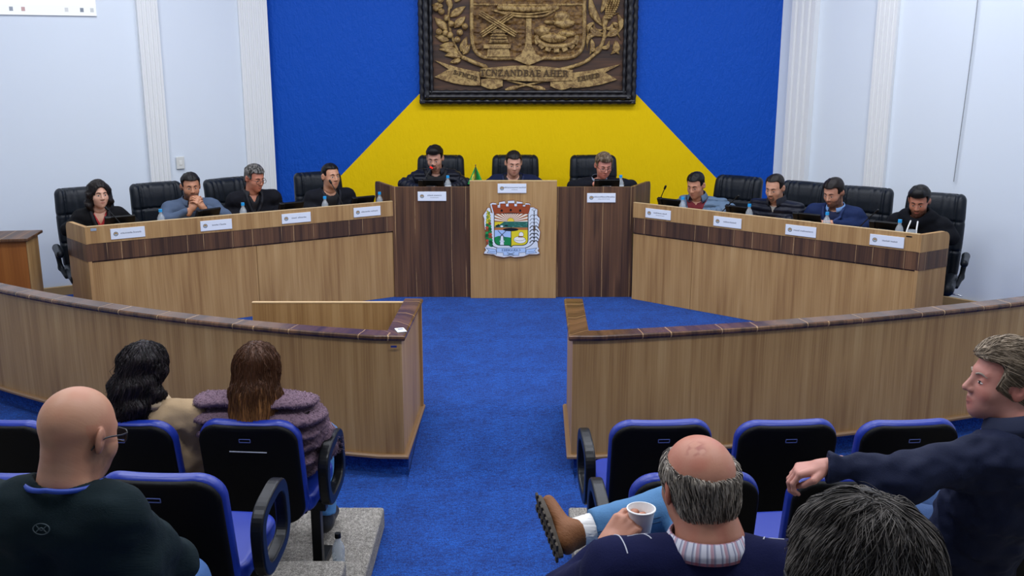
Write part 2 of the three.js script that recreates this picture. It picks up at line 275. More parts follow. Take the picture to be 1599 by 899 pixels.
// ---------- council desks ----------
function sideDesk(name, label, A, B, endTurn, endLen, seams) {
  const dx = B[0] - A[0], dz = B[1] - A[1], L = Math.hypot(dx, dz), right = dx > 0;
  // local x runs along the front from the inner end to the outer end, local +z is towards the audience
  const t = thing(name, label, 'desk', [A[0], 0, A[1]], Math.atan2(-dz, dx) );
  const s = right ? 1 : -1; if (!right) t.rotation.y = Math.atan2(dz, -dx);
  const X = a => s * a;
  const bx = (x0, x1, y0, y1, z0, z1, r = 0.003) => { const a = Math.min(X(x0), X(x1)), b = Math.max(X(x0), X(x1)); return boxUV(box(b - a, y1 - y0, z1 - z0, (a + b) / 2, (y0 + y1) / 2, (z0 + z1) / 2, r), right ? 0.37 : 0); };
  let prev = 0; for (const q of [...seams, L]) { part('front_panel', bx(prev + 0.0015, q - 0.0015, 0, 0.645, -0.05, -0.014, 0.002), M.oak, t); prev = q; }
  part('band', bx(0, L, 0.658, 0.806, -0.04, -0.004), M.walnut, t);
  part('shadow_gap', bx(0.005, L - 0.005, 0.64, 0.66, -0.045, -0.02), M.walnut, t);
  part('fascia', bx(0, L, 0.806, 0.95, -0.03, 0), M.oak, t);
  part('fascia_edge', bx(0, L, 0.948, 0.953, -0.03, 0.0005, 0.0015), std(0xc6a878, 0.45), t);
  part('worktop', bx(0.02, L - 0.02, 0.8, 0.83, -0.5, -0.03), M.oak, t);
  // end panel, set at an angle, with a rounded rear corner
  const e = (y0, y1, th, mat, nm, round) => {
    const sh = new THREE.Shape(); sh.moveTo(0, y0); sh.lineTo(endLen, y0); if (round) { sh.lineTo(endLen, y1 - 0.07); sh.quadraticCurveTo(endLen, y1, endLen - 0.08, y1); } else sh.lineTo(endLen, y1); sh.lineTo(0, y1); sh.closePath();
    const g = extr(sh, th); g.translate(0, 0, -th / 2); g.rotateY(Math.PI / 2 + (right ? -1 : 1) * endTurn); if (right) { } g.translate(X(L), 0, 0);
    return part(nm, boxUV(g), mat, t);
  };
  e(0, 0.658, 0.03, M.oak, 'end_panel'); e(0.658, 0.806, 0.04, M.walnut, 'end_band'); e(0.806, 0.95, 0.036, M.oak, 'end_fascia', true);
  if (right) part('cable_slot', box(0.045, 0.008, 0.004, X(L - 0.08), 0.925, 0.001), M.black, t); else part('asset_tag', box(0.045, 0.022, 0.003, X(L - 0.05), 0.925, 0.001), std(0x9aa6b4, 0.4), t);
  return t;
}
sideDesk('council_desk', 'long oak council desk on the left with a walnut band', [-1.15, -9.5], [-3.5, -8.06], 0.2, 0.44, [1.35]);
sideDesk('council_desk', 'long oak council desk on the right with a walnut band', [1.16, -9.42], [3.22, -7.72], 0.33, 0.36, [0.65]);
{
  const t = thing('president_desk', 'tall central desk with walnut front and oak podium panel', 'desk', [0, 0, -9.5]);
  for (const [x0, x1, n] of [[-1.155, -0.405, 0], [0.43, 1.17, 1]]) part('walnut_panel', boxUV(box(x1 - x0, 1.09, 0.03, (x0 + x1) / 2, 0.545, -0.015, 0.002), n * 0.61 + 0.13), M.walnut, t);
  part('podium_panel', box(0.835, 1.15, 0.06, 0.0125, 0.575, 0.02, 0.003), M.oak, t); part('podium_edge', box(0.835, 0.006, 0.062, 0.0125, 1.151, 0.02), std(0xc6a878, 0.45), t);
  part('worktop', box(2.25, 0.03, 0.5, 0.01, 0.96, -0.28, 0.003), M.oak, t);
  for (const s of [-1, 1]) { const sh = new THREE.Shape(); sh.moveTo(0, 0); sh.lineTo(0.5, 0); sh.lineTo(0.5, 1.03); sh.quadraticCurveTo(0.5, 1.09, 0.45, 1.09); sh.lineTo(0, 1.09); const g = extr(sh, 0.03); g.translate(0, 0, -0.015); g.rotateY(Math.PI / 2 - s * 0.47); g.translate(s < 0 ? -1.14 : 1.155, 0, -0.02); part('wing_panel', boxUV(g), M.walnut, t); }
}
{
  const t = thing('side_table', 'plain wooden desk with a dark top at the far left edge', 'table', [-4.35, 0, -8.2], 0.15);
  part('top', box(0.66, 0.025, 0.42, 0, 0.845, 0, 0.006), M.walnut, t); part('front_panel', box(0.6, 0.83, 0.02, 0, 0.415, 0.16), std(0xffffff, 0.5, { map: texOak, color: 0xd9a878 }), t);
  for (const s of [-1, 1]) part('side_panel', box(0.02, 0.83, 0.32, s * 0.29, 0.415, 0), M.oak, t);
}
// ---------- emblem on the podium ----------
{
  const W = 1024, cv = document.createElement('canvas'); cv.width = W; cv.height = W; const x = cv.getContext('2d'); x.scale(W / 800, W / 800);
  // drawing units: 800 x 780 board
  x.fillStyle = '#dfe5ec'; x.fillRect(0, 0, 800, 800);
  const poly = (pts, f, st, lw) => { x.beginPath(); pts.forEach((p, i) => i ? x.lineTo(...p) : x.moveTo(...p)); x.closePath(); if (f) { x.fillStyle = f; x.fill(); } if (st) { x.strokeStyle = st; x.lineWidth = lw || 5; x.stroke(); } };
  const shield = () => { x.beginPath(); x.moveTo(170, 170); x.lineTo(170, 520); x.quadraticCurveTo(170, 600, 250, 604); x.lineTo(370, 606); x.lineTo(396, 626); x.lineTo(422, 606); x.lineTo(540, 604); x.quadraticCurveTo(622, 600, 622, 520); x.lineTo(622, 170); x.closePath(); };
  x.save(); shield(); x.clip();
  x.fillStyle = '#f3ead6'; x.fillRect(160, 160, 480, 140);
  for (let i = 0; i <= 16; i++) { const a = Math.PI + i * Math.PI / 16, b = a + Math.PI / 34; poly([[390, 285], [390 + 420 * Math.cos(a), 285 + 420 * Math.sin(a)], [390 + 420 * Math.cos(b), 285 + 420 * Math.sin(b)]], '#b06a3c'); }
  x.fillStyle = '#f2d43a'; x.beginPath(); x.arc(390, 278, 46, Math.PI, 0); x.fill(); x.strokeStyle = '#6b4a1a'; x.lineWidth = 3; x.stroke();
  x.fillStyle = '#2c6a5c'; x.fillRect(160, 282, 480, 90); x.fillStyle = '#e4cc2a'; poly([[160, 285], [300, 285], [200, 350], [160, 350]], '#e4cc2a');
  for (let i = 0; i < 40; i++) { x.strokeStyle = i % 2 ? '#8fc4b4' : '#1f4c42'; x.lineWidth = 2; const a = 300 + rnd() * 320, b = 292 + rnd() * 66; x.beginPath(); x.moveTo(a, b); x.lineTo(a + 24, b + 9 * (rnd() - 0.5)); x.stroke(); }
  x.fillStyle = '#20262a'; [[210, 340, 26], [330, 338, 24], [225, 330, 16]].forEach(([a, b, r]) => { x.beginPath(); x.ellipse(a, b, r, 12, 0, 0, 7); x.fill(); }); x.fillStyle = '#e9edf0'; x.beginPath(); x.ellipse(270, 345, 20, 12, 0, 0, 7); x.fill();
  x.fillStyle = '#b8703a'; x.fillRect(160, 362, 480, 34); x.fillStyle = '#a9c6ee'; x.fillRect(160, 396, 236, 100); x.fillStyle = '#1d8a4a'; poly([[160, 500], [230, 476], [396, 500], [396, 640], [160, 640]], '#1d8a4a'); x.fillStyle = '#e6d326'; x.fillRect(396, 396, 240, 240);
  poly([[245, 600], [300, 600], [288, 470], [258, 470]], '#e6eaf0', '#4a5260', 4); x.fillStyle = '#cdd6e2'; x.fillRect(240, 540, 66, 16); poly([[254, 474], [273, 446], [292, 474]], '#eef1f4', '#4a5260', 4);
  x.strokeStyle = '#3f4a66'; x.lineWidth = 9; x.beginPath(); x.moveTo(216, 402); x.lineTo(330, 520); x.moveTo(330, 402); x.lineTo(216, 520); x.stroke();
  x.fillStyle = '#f4f2ea'; x.strokeStyle = '#3a3a30'; x.lineWidth = 4; x.beginPath(); x.ellipse(512, 530, 82, 46, 0.1, 0, 7); x.fill(); x.stroke(); x.beginPath(); x.ellipse(530, 458, 32, 36, 0, 0, 7); x.fill(); x.stroke(); x.beginPath(); x.moveTo(440, 530); x.quadraticCurveTo(520, 560, 590, 520); x.stroke(); x.fillStyle = '#7a4a24'; x.fillRect(490, 478, 60, 18);
  x.fillStyle = '#16181c'; x.beginPath(); x.ellipse(390, 390, 104, 22, 0, 0, 7); x.fill(); x.fillRect(391, 350, 8, 270);
  x.restore(); shield(); x.strokeStyle = '#15201a'; x.lineWidth = 10; x.stroke();
  // crown of brick towers
  const cr = [[140, 62]]; for (let i = 0; i < 5; i++) { const a = 140 + i * 112, y = 62 - 26 * Math.sin((i + 0.5) / 5 * Math.PI); cr.push([a, y], [a + 72, y]); if (i < 4) cr.push([a + 72, y + 42], [a + 112, y + 42]); } cr.push([624, 178], [390, 160], [170, 178]);
  poly(cr, '#a84e26', '#5c2814', 6); x.strokeStyle = '#7c3618'; x.lineWidth = 2.5; for (let r = 0; r < 6; r++) { x.beginPath(); x.moveTo(160, 78 + r * 17); x.lineTo(640, 78 + r * 17); x.stroke(); for (let i = 0; i < 22; i++) { const a = 165 + i * 22 + (r % 2) * 11; x.beginPath(); x.moveTo(a, 78 + r * 17); x.lineTo(a, 95 + r * 17); x.stroke(); } }
  x.fillStyle = '#1c100a'; [[270, 132], [390, 124], [516, 132]].forEach(([a, b]) => { x.beginPath(); x.arc(a, b, 15, Math.PI, 0); x.fillRect(a - 15, b - 1, 30, 18); x.fill(); });
  x.fillStyle = '#dfe5ec'; poly([[700, 0], [700, 60], [640, 60], [664, 0]], '#dfe5ec');
  // sprig on the left
  for (let i = 0; i < 26; i++) { const y = 150 + i * 18, s = i % 2 ? 1 : -1; x.fillStyle = i < 9 ? ['#c9bf2a', '#8aa02a', '#d8cc3c'][i % 3] : ['#1c7a3c', '#0f5a2c', '#2a9a4c', '#8a4a26', '#c05030'][(i * 7) % 5]; x.beginPath(); x.ellipse(92 + s * (8 + i * 0.9), y, 11 + i * 0.9, 22, s * 0.6, 0, 7); x.fill(); x.strokeStyle = '#123018'; x.lineWidth = 2.5; x.stroke(); }
  // corn plant on the right
  x.strokeStyle = '#17181a'; x.lineWidth = 11; x.beginPath(); x.moveTo(702, 130); x.lineTo(704, 560); x.stroke();
  for (let i = 0; i < 8; i++) for (const s of [-1, 1]) { const y = 190 + i * 50; x.lineWidth = 12 - (i < 3 ? 6 : 0); x.beginPath(); x.moveTo(703, y + 20); x.quadraticCurveTo(703 + s * 26, y - 26, 703 + s * 58, y + 34); x.stroke(); }
  x.lineWidth = 4; x.beginPath(); x.ellipse(700, 122, 26, 14, 0, 0, 7); x.stroke(); x.fillStyle = '#5a4a3a'; x.beginPath(); x.ellipse(706, 370, 16, 36, 0, 0, 7); x.fill();
  x.lineWidth = 10; x.strokeStyle = '#2c3440'; x.beginPath(); x.moveTo(130, 600); x.quadraticCurveTo(190, 650, 300, 652); x.moveTo(700, 560); x.quadraticCurveTo(640, 650, 500, 652); x.stroke();
  // ribbon
  const ri = '#b9d2f2'; poly([[60, 640], [190, 660], [200, 725], [70, 706], [96, 676]], ri, '#2a3a5a'); poly([[740, 640], [600, 660], [590, 725], [740, 706], [710, 676]], ri, '#2a3a5a'); poly([[200, 640], [590, 640], [590, 700], [500, 706], [500, 742], [290, 742], [290, 706], [200, 700]], ri, '#2a3a5a');
  x.fillStyle = '#27406e'; x.font = 'bold 46px serif'; x.textAlign = 'center'; x.save(); x.translate(394, 686); x.scale(-1, 1); x.fillText('CARAMBEI', 0, 0); x.restore(); x.fillRect(100, 690, 80, 5); x.fillRect(624, 690, 80, 5);
  x.strokeStyle = '#1a222e'; x.lineWidth = 7; x.beginPath(); x.moveTo(340, 742); x.lineTo(440, 705); x.moveTo(340, 705); x.lineTo(440, 742); x.stroke();
  const tx = new THREE.CanvasTexture(cv); tx.colorSpace = THREE.SRGBColorSpace;
  // cut-out outline in the same units
  const out = [[120, 60], [118, 42], [150, 30], [196, 36], [206, 62], [236, 60], [236, 22], [310, 8], [322, 46], [352, 40], [352, 4], [438, 0], [440, 40], [466, 46], [470, 10], [546, 22], [552, 62], [580, 60], [588, 34], [640, 40], [650, 56], [640, 92], [694, 92], [744, 120], [742, 190], [776, 240], [770, 300], [756, 360], [782, 420], [774, 500], [750, 560], [756, 630], [770, 650], [752, 676], [778, 712], [744, 726], [640, 726], [560, 756], [440, 766], [390, 752], [300, 768], [200, 750], [160, 728], [30, 716], [40, 690], [60, 670], [42, 634], [66, 620], [60, 540], [46, 480], [54, 420], [44, 360], [36, 290], [40, 250], [22, 200], [40, 170], [56, 150], [86, 96], [112, 100], [126, 160], [150, 170]];
  const S = 0.00072, sh = new THREE.Shape(); out.forEach(([a, b], i) => { const q = [(a - 400) * S, (390 - b) * S]; i ? sh.lineTo(...q) : sh.moveTo(...q); }); sh.closePath();
  const big = new THREE.Shape(); out.forEach(([a, b], i) => { const q = [(a - 400) * S * 1.025, (390 - b) * S * 1.025]; i ? big.lineTo(...q) : big.moveTo(...q); }); big.closePath();
  const t = thing('coat_of_arms', 'colourful cut-out coat of arms with brick crown on the podium', 'emblem', [-0.005, 0.685, -9.447]);
  part('board', extr(big, 0.008), std(0x8a5a3a, 0.5), t);
  const g = new THREE.ShapeGeometry(sh); const p = g.attributes.position, uv = g.attributes.uv; for (let i = 0; i < p.count; i++) uv.setXY(i, (p.getX(i) / S + 400) / 800, 1 - (390 - p.getY(i) / S) / 800); g.translate(0, 0, 0.0095);
  part('printed_face', g, std(0xffffff, 0.35, { map: tx }), t);
}
// ---------- carved wooden coat of arms ----------
const font = await new FontLoader().loadAsync('fonts/droid/droid_serif_bold.typeface.json');
{
  const t = thing('carved_crest', 'large carved wooden coat of arms in a dark frame on the blue wall', 'carving', [0.17, 1.8, ZB]);
  const c = (a, b) => [(a - 824) * 0.0069, (162 - b) * 0.0067];      // drawing units of the carving to metres
  const W = 2.33, HH = 2.6, iw = 2.02, ib = 0.14;
  const back = part('backing_board', box(W - 0.1, HH - 0.1, 0.03, 0, HH / 2, 0.02), std(0xffffff, 0.6, { map: (() => { const m = woodTex([70, 46, 30], [38, 25, 18], [104, 68, 42], 0.5, 1.1, 0); m.rotation = Math.PI / 2; return m; })() }), t);
  // three rippled mouldings on each side
  const mould = (len, r, seedN) => { const n = 90, g = new THREE.CylinderGeometry(r, r, len, 10, n); const p = g.attributes.position; for (let i = 0; i < p.count; i++) { const y = p.getY(i), k = 1 + 0.22 * Math.sin(y * 62 + seedN) * (0.6 + 0.4 * vnoise2(y * 5 + seedN, 1)); p.setX(i, p.getX(i) * k); p.setZ(i, p.getZ(i) * k); } g.computeVertexNormals(); return g; };
  const offs = [[0.012, 0.034, 0.05], [0.062, 0.03, 0.085], [0.108, 0.024, 0.06]];
  const sides = [['h', 0], ['h', HH], ['v', -W / 2], ['v', W / 2]];
  for (const [k, q] of sides) {
    const gs = offs.map(([o, r, z], i) => { const L = (k === 'h' ? W : HH) - 2 * o, g = mould(L, r, i * 2 + q); if (k === 'h') { g.rotateZ(Math.PI / 2); g.translate(0, q ? HH - o - 0.02 : o + 0.02, z); } else g.translate(q < 0 ? q + o + 0.02 : q - o - 0.02, HH / 2, z); return g; });
    gs.push(k === 'h' ? box(W, 0.13, 0.05, 0, q ? HH - 0.065 : 0.065, 0.03) : box(0.13, HH, 0.05, q < 0 ? q + 0.065 : q - 0.065, HH / 2, 0.03));
    part('frame_rail', gs, M.frameBlack, t);
  }
  const z0 = 0.035;
  const tb = (pts, r, seg = 30) => capTube(pts.map(p => [...c(p[0], p[1]), z0 + (p[2] || 0.015)]), r, seg, 8);
  // shield field: a carved landscape in low relief
  const sh = new THREE.Shape(); { const P = [[738, -150], [738, 62], [741, 76], [752, 86], [772, 90], [805, 89], [818, 93], [825, 99], [832, 93], [845, 89], [878, 89], [896, 85], [907, 75], [910, 62], [910, -150]]; P.forEach((p, i) => i ? sh.lineTo(...c(...p)) : sh.moveTo(...c(...p))); sh.closePath(); }
  const inside = (x, y) => { const pts = sh.getPoints(); let r = false; for (let i = 0, j = pts.length - 1; i < pts.length; j = i++) { const a = pts[i], b = pts[j]; if ((a.y > y) !== (b.y > y) && x < (b.x - a.x) * (y - a.y) / (b.y - a.y) + a.x) r = !r; } return r; };
  { const g = new THREE.PlaneGeometry(1.19, 2.1, 170, 280); const p = g.attributes.position; g.translate(0, 1.48, 0); const keep = [];
    for (let i = 0; i < p.count; i++) { const x = p.getX(i), y = p.getY(i), ok = inside(x, y); let h = 0.004 + 0.032 * (vnoise2(x * 9 + 3, y * 16, 0, 0) * vnoise2(x * 21, y * 34, 0, 0)) + 0.014 * vnoise2(x * 34, y * 52, 0, 0); h += 0.006 * sstep(0.9, 1, Math.sin(y * 34 + 2 * vnoise2(x * 4, y * 2, 0, 0))); p.setZ(i, ok ? z0 + h : z0 - 0.02); }
    g.computeVertexNormals(); part('shield_field', g, M.goldDark, t); }
  part('shield_rim', [tb([[738, -150], [738, 0], [738, 60], [742, 77], [753, 87], [772, 90], [804, 90], [818, 93], [825, 99]], 0.022, 90), tb([[910, -150], [910, 0], [910, 60], [906, 77], [895, 87], [876, 90], [846, 90], [832, 93], [825, 99]], 0.022, 90)], M.gold, t);
  const bar = (a, b, w, z, nm) => { const A = c(...a), B = c(...b), L = Math.hypot(A[0] - B[0], A[1] - B[1]), g = box(w, L, 0.03, 0, 0, 0, 0.008); g.rotateZ(Math.atan2(B[1] - A[1], B[0] - A[0]) - Math.PI / 2); g.translate((A[0] + B[0]) / 2, (A[1] + B[1]) / 2, z0 + z + 0.016); return g; };
  { const s2 = new THREE.Shape(); [[822, 30], [828, 30], [829, 70], [836, 84], [848, 91], [825, 100], [802, 91], [814, 84], [821, 70]].forEach((p, i) => i ? s2.lineTo(...c(...p)) : s2.moveTo(...c(...p))); s2.closePath(); const g = extr(s2, 0.02, 0.008); g.translate(0, 0, z0 + 0.015); part('centre_post', g, M.gold, t); }
  // raft of trees across the shield
  { const gs = []; for (let i = 0; i < 11; i++) { const g = new THREE.SphereGeometry(0.042, 12, 8); g.scale(1.15, 0.75, 0.6); const a = 783 + i * 8.2; g.translate(...c(a, 12 + 2.2 * Math.cos((i - 5) / 3)), z0 + 0.03); gs.push(g); } gs.push(tb([[770, 16, 0.03], [800, 24, 0.035], [825, 26, 0.035], [850, 24, 0.035], [866, 15, 0.03]], 0.013), tb([[785, 19, 0.03], [825, 22, 0.03], [862, 17, 0.03]], 0.01), tb([[740, 7, 0.02], [825, 8, 0.02], [908, 7, 0.02]], 0.012)); part('raft', gs, M.gold, t); }
  for (const [A, B] of [[[750, 20], [806, 54]], [[752, 54], [800, 22]]]) { const gs = []; const d = [B[1] - A[1], A[0] - B[0]], l = Math.hypot(...d); for (const o of [-3.2, 0, 3.2]) gs.push(bar([A[0] + d[0] / l * o, A[1] + d[1] / l * o], [B[0] + d[0] / l * o, B[1] + d[1] / l * o], 0.017, 0.045 + (A[1] > 30 ? -0.01 : 0.004))); part('mill_sail', gs, M.gold, t); }
  { const poly = (P, d) => { const s2 = new THREE.Shape(); P.forEach((p, i) => i ? s2.lineTo(...c(...p)) : s2.moveTo(...c(...p))); s2.closePath(); const g = extr(s2, d, 0.005); g.translate(0, 0, z0 + 0.012); return g; };
    part('mill_tower', [poly([[772, 45], [785, 45], [794, 66], [764, 66]], 0.03), poly([[756, 69], [797, 69], [797, 74], [756, 74]], 0.045), poly([[763, 75], [794, 75], [796, 87], [761, 87]], 0.03), ...[0, 1, 2, 3].map(i => bar([766 + i * 0, 50 + i * 4.6], [792, 50 + i * 4.6], 0.006, 0.04))], M.gold, t);
    const gear = []; for (let i = 0; i < 7; i++) { const a = Math.PI * (0.1 + 0.8 * i / 6); const g = box(0.06, 0.055, 0.035, 0, 0, 0, 0.008); g.rotateZ(-(Math.PI / 2 - a) * -1); const q = c(868 + 31 * Math.cos(a), 58 + 19 * Math.sin(a)); g.translate(q[0], q[1], z0 + 0.035); gear.push(g); }
    gear.push(tb(Array.from({ length: 9 }, (_, i) => { const a = Math.PI * i / 8; return [868 + 31 * Math.cos(a), 57 + 15 * Math.sin(a), 0.035]; }), 0.026, 40)); part('gear', gear, M.gold, t);
    const l2 = []; for (const [a, b, rx, ry, z] of [[846, 48, 0.09, 0.055, 0.03], [862, 58, 0.14, 0.05, 0.03], [884, 52, 0.1, 0.035, 0.025], [880, 36, 0.11, 0.05, 0.025], [876, 26, 0.08, 0.06, 0.025], [858, 34, 0.07, 0.025, 0.025]]) { const g = new THREE.SphereGeometry(1, 16, 12); const p = g.attributes.position; for (let i = 0; i < p.count; i++) { const k = 1 + 0.35 * (vnoise3(p.getX(i) * 2.5 + a, p.getY(i) * 2.5, p.getZ(i) * 2.5) - 0.5); p.setXYZ(i, p.getX(i) * k, p.getY(i) * k, p.getZ(i) * k); } g.scale(rx, ry, z + 0.012); g.computeVertexNormals(); g.translate(...c(a, b), z0 + 0.028); l2.push(g); } part('livestock_relief', l2, M.gold, t); }
  // leaves: a lens-shaped blade with a mid-rib, bent towards the wall at its tip
  const leafGeo = (A, B, w, bend = 0, lift = 0.03) => { const a = c(...A), b = c(...B), n = 12, m = 6, pos = [], idx = []; const dx = b[0] - a[0], dy = b[1] - a[1], L = Math.hypot(dx, dy), nx = -dy / L, ny = dx / L;
    for (let i = 0; i <= n; i++) { const s = i / n, hw = w * Math.sin(Math.PI * Math.pow(s, 0.8)) * 0.5 + 0.002, cx = a[0] + dx * s + nx * bend * Math.sin(Math.PI * s), cy = a[1] + dy * s + ny * bend * Math.sin(Math.PI * s); for (let j = 0; j <= m; j++) { const u = j / m * 2 - 1; pos.push(cx + nx * hw * u, cy + ny * hw * u, z0 + 0.008 + lift * Math.sin(Math.PI * (0.15 + 0.8 * s)) * (1 - 0.55 * u * u) - 0.012 * (j === m / 2 ? 1 : 0)); } }
    const q = (i, j) => i * (m + 1) + j; for (let i = 0; i < n; i++) for (let j = 0; j < m; j++) idx.push(q(i, j), q(i, j + 1), q(i + 1, j), q(i, j + 1), q(i + 1, j + 1), q(i + 1, j));
    const base = pos.length / 3; for (let i = 0; i < base; i++) pos.push(pos[i * 3], pos[i * 3 + 1], z0 - 0.01); const e = []; for (let i = 0; i < n; i++) { e.push([q(i, 0), q(i + 1, 0)], [q(i + 1, m), q(i, m)]); } for (const [x, y] of e) idx.push(x, y, x + base, y, y + base, x + base);
    const g = new THREE.BufferGeometry(); g.setAttribute('position', new THREE.Float32BufferAttribute(pos, 3)); g.setIndex(idx); g.computeVertexNormals(); return g; };
  for (const [A, B, w, be] of [[[704, 26], [728, 10], 0.075], [[710, 43], [728, 25], 0.08], [[700, 46], [680, 27], 0.085], [[702, 62], [680, 55], 0.08], [[712, 68], [687, 71], 0.06], [[717, 82], [686, 76], 0.08, -0.02], [[721, 88], [695, 86], 0.075, -0.02], [[720, 92], [703, 97], 0.055], [[720, 80], [730, 56], 0.07], [[723, 84], [735, 68], 0.065], [[706, 14], [700, -8], 0.06], [[694, 10], [676, 8], 0.06], [[712, 4], [724, -14], 0.07], [[700, -8], [682, -22], 0.075], [[708, -22], [726, -38], 0.075], [[700, -34], [684, -52], 0.07]]) part('laurel_leaf', leafGeo(A, B, w, be || 0), M.gold, t);
  for (const [a, b] of [[683, 13], [691, 18], [699, 28], [706, 37], [719, 50], [715, 61], [697, 51], [687, 49], [704, 54], [727, 41], [690, 0], [700, -14]]) { const g = new THREE.SphereGeometry(0.034, 14, 10); g.translate(...c(a, b), z0 + 0.035); part('berry', g, M.gold, t); }
  part('laurel_stem', [tb([[700, -60], [704, 0], [702, 30], [708, 60], [722, 87], [742, 96], [760, 104]], 0.013, 50), tb([[724, 89, 0.02], [742, 97, 0.02], [758, 103, 0.02]], 0.022, 16)], M.gold, t);
  for (const [A, B, w, be] of [[[941, 52], [918, 36], 0.06, 0.05], [[941, 56], [916, 78], 0.055, -0.1], [[942, 50], [965, 20], 0.07, 0.08], [[962, 22], [962, 52], 0.06, 0.04], [[944, 55], [962, 38], 0.05, -0.05], [[942, 60], [968, 63], 0.05, 0.1], [[938, 70], [926, 86], 0.06, 0], [[960, 62], [952, 84], 0.07, 0.04], [[938, 40], [922, 0], 0.07, 0.03], [[936, 20], [940, -20], 0.06, -0.03], [[924, 30], [918, -6], 0.06, 0.0], [[944, 34], [960, -30], 0.05, -0.03], [[940, 46], [926, 34], 0.05, 0.06], [[926, 34], [916, 54], 0.05, -0.03], [[942, 44], [954, 34], 0.05, -0.04], [[954, 34], [960, 46], 0.045, 0.02], [[936, 74], [950, 62], 0.05, -0.04], [[934, 76], [922, 66], 0.05, 0.05], [[922, 60], [920, 84], 0.05, 0.02], [[958, 66], [966, 84], 0.05, -0.02]]) part('corn_leaf', leafGeo(A, B, w, be), M.gold, t);
  { const gs = []; for (let i = 0; i < 14; i++) for (let j = 0; j < 5; j++) { const g = new THREE.SphereGeometry(0.014, 6, 5); const y = 28 - i * 3.2, hw = 8 * Math.sin(Math.PI * (i + 2) / 17); g.translate(...c(947 + i * 1 + (j - 2) / 2 * hw, y), z0 + 0.03 + 0.02 * (1 - Math.abs(j - 2) / 2)); gs.push(g); } part('corn_cob', gs, M.gold, t); }
  part('corn_stem', [tb([[872, 108, 0.012], [893, 103, 0.014], [915, 94, 0.016], [932, 78, 0.016], [941, 60, 0.016], [941, 30, 0.014]], 0.019, 50)], M.gold, t);
  // ribbon
  const rib = (P, z, nm) => { const s2 = new THREE.Shape(); P.forEach((p, i) => i ? s2.lineTo(...c(...p)) : s2.moveTo(...c(...p))); s2.closePath(); const g = extr(s2, 0.015, 0.006); g.translate(0, 0, z0 + z); return part(nm, g, M.gold, t); };
  const arc = (x0, x1, y0, y1, s, n = 10) => Array.from({ length: n + 1 }, (_, i) => [x0 + (x1 - x0) * i / n, y0 + (y1 - y0) * i / n - s * Math.sin(Math.PI * i / n)]);
  rib([...arc(751, 893, 107, 109, 6), ...arc(893, 751, 128, 122, -4).map(([a, b]) => [a, b - 4])], 0.024, 'ribbon');
  rib([[681, 94], ...arc(681, 749, 94, 112, -2), ...arc(749, 680, 132, 119, -4), [702, 107]], 0.006, 'ribbon_tail'); rib([...arc(893, 966, 113, 100, -2), [943, 112], [962, 123], ...arc(962, 893, 123, 136, -3)], 0.006, 'ribbon_tail');
  rib([...arc(752, 784, 124, 123, 2), ...arc(784, 752, 133, 132, -5)], 0.014, 'ribbon_curl'); rib([...arc(860, 892, 124, 126, 2), ...arc(892, 860, 134, 133, -5)], 0.014, 'ribbon_curl');
  const word = (s, x, y, size, turn, nm) => { const g = new TextGeometry(s, { font, size, depth: 0.014, curveSegments: 3 }); g.computeBoundingBox(); g.translate(-(g.boundingBox.max.x) / 2, -size / 2, 0); g.rotateZ(turn); const q = c(x, y); g.translate(q[0], q[1], z0 + (nm ? 0.042 : 0.026)); part('lettering', g, std(0x4a3618, 0.5), t); };
  word('TCNZANDBAE AHER', 818, 112.5, 0.066, -0.01, 1); word('S-FNCD2', 727, 116, 0.045, -0.27); word('EHISED', 918, 119, 0.045, 0.2);
  for (const [A, B] of [[[792, 124], [850, 139]], [[857, 124], [790, 139]]]) { const p = c(...A), q = c(...B); part('paddle', [capTube([[p[0], p[1], z0 + 0.012], [q[0], q[1], z0 + 0.02]], 0.012, 8), (() => { const g = new THREE.SphereGeometry(1, 14, 10); g.scale(0.075, 0.026, 0.02); g.rotateZ(Math.atan2(q[1] - p[1], q[0] - p[0])); g.translate(p[0] + (q[0] - p[0]) * 0.85, p[1] + (q[1] - p[1]) * 0.85, z0 + 0.016); return g; })()], M.gold, t); }
}
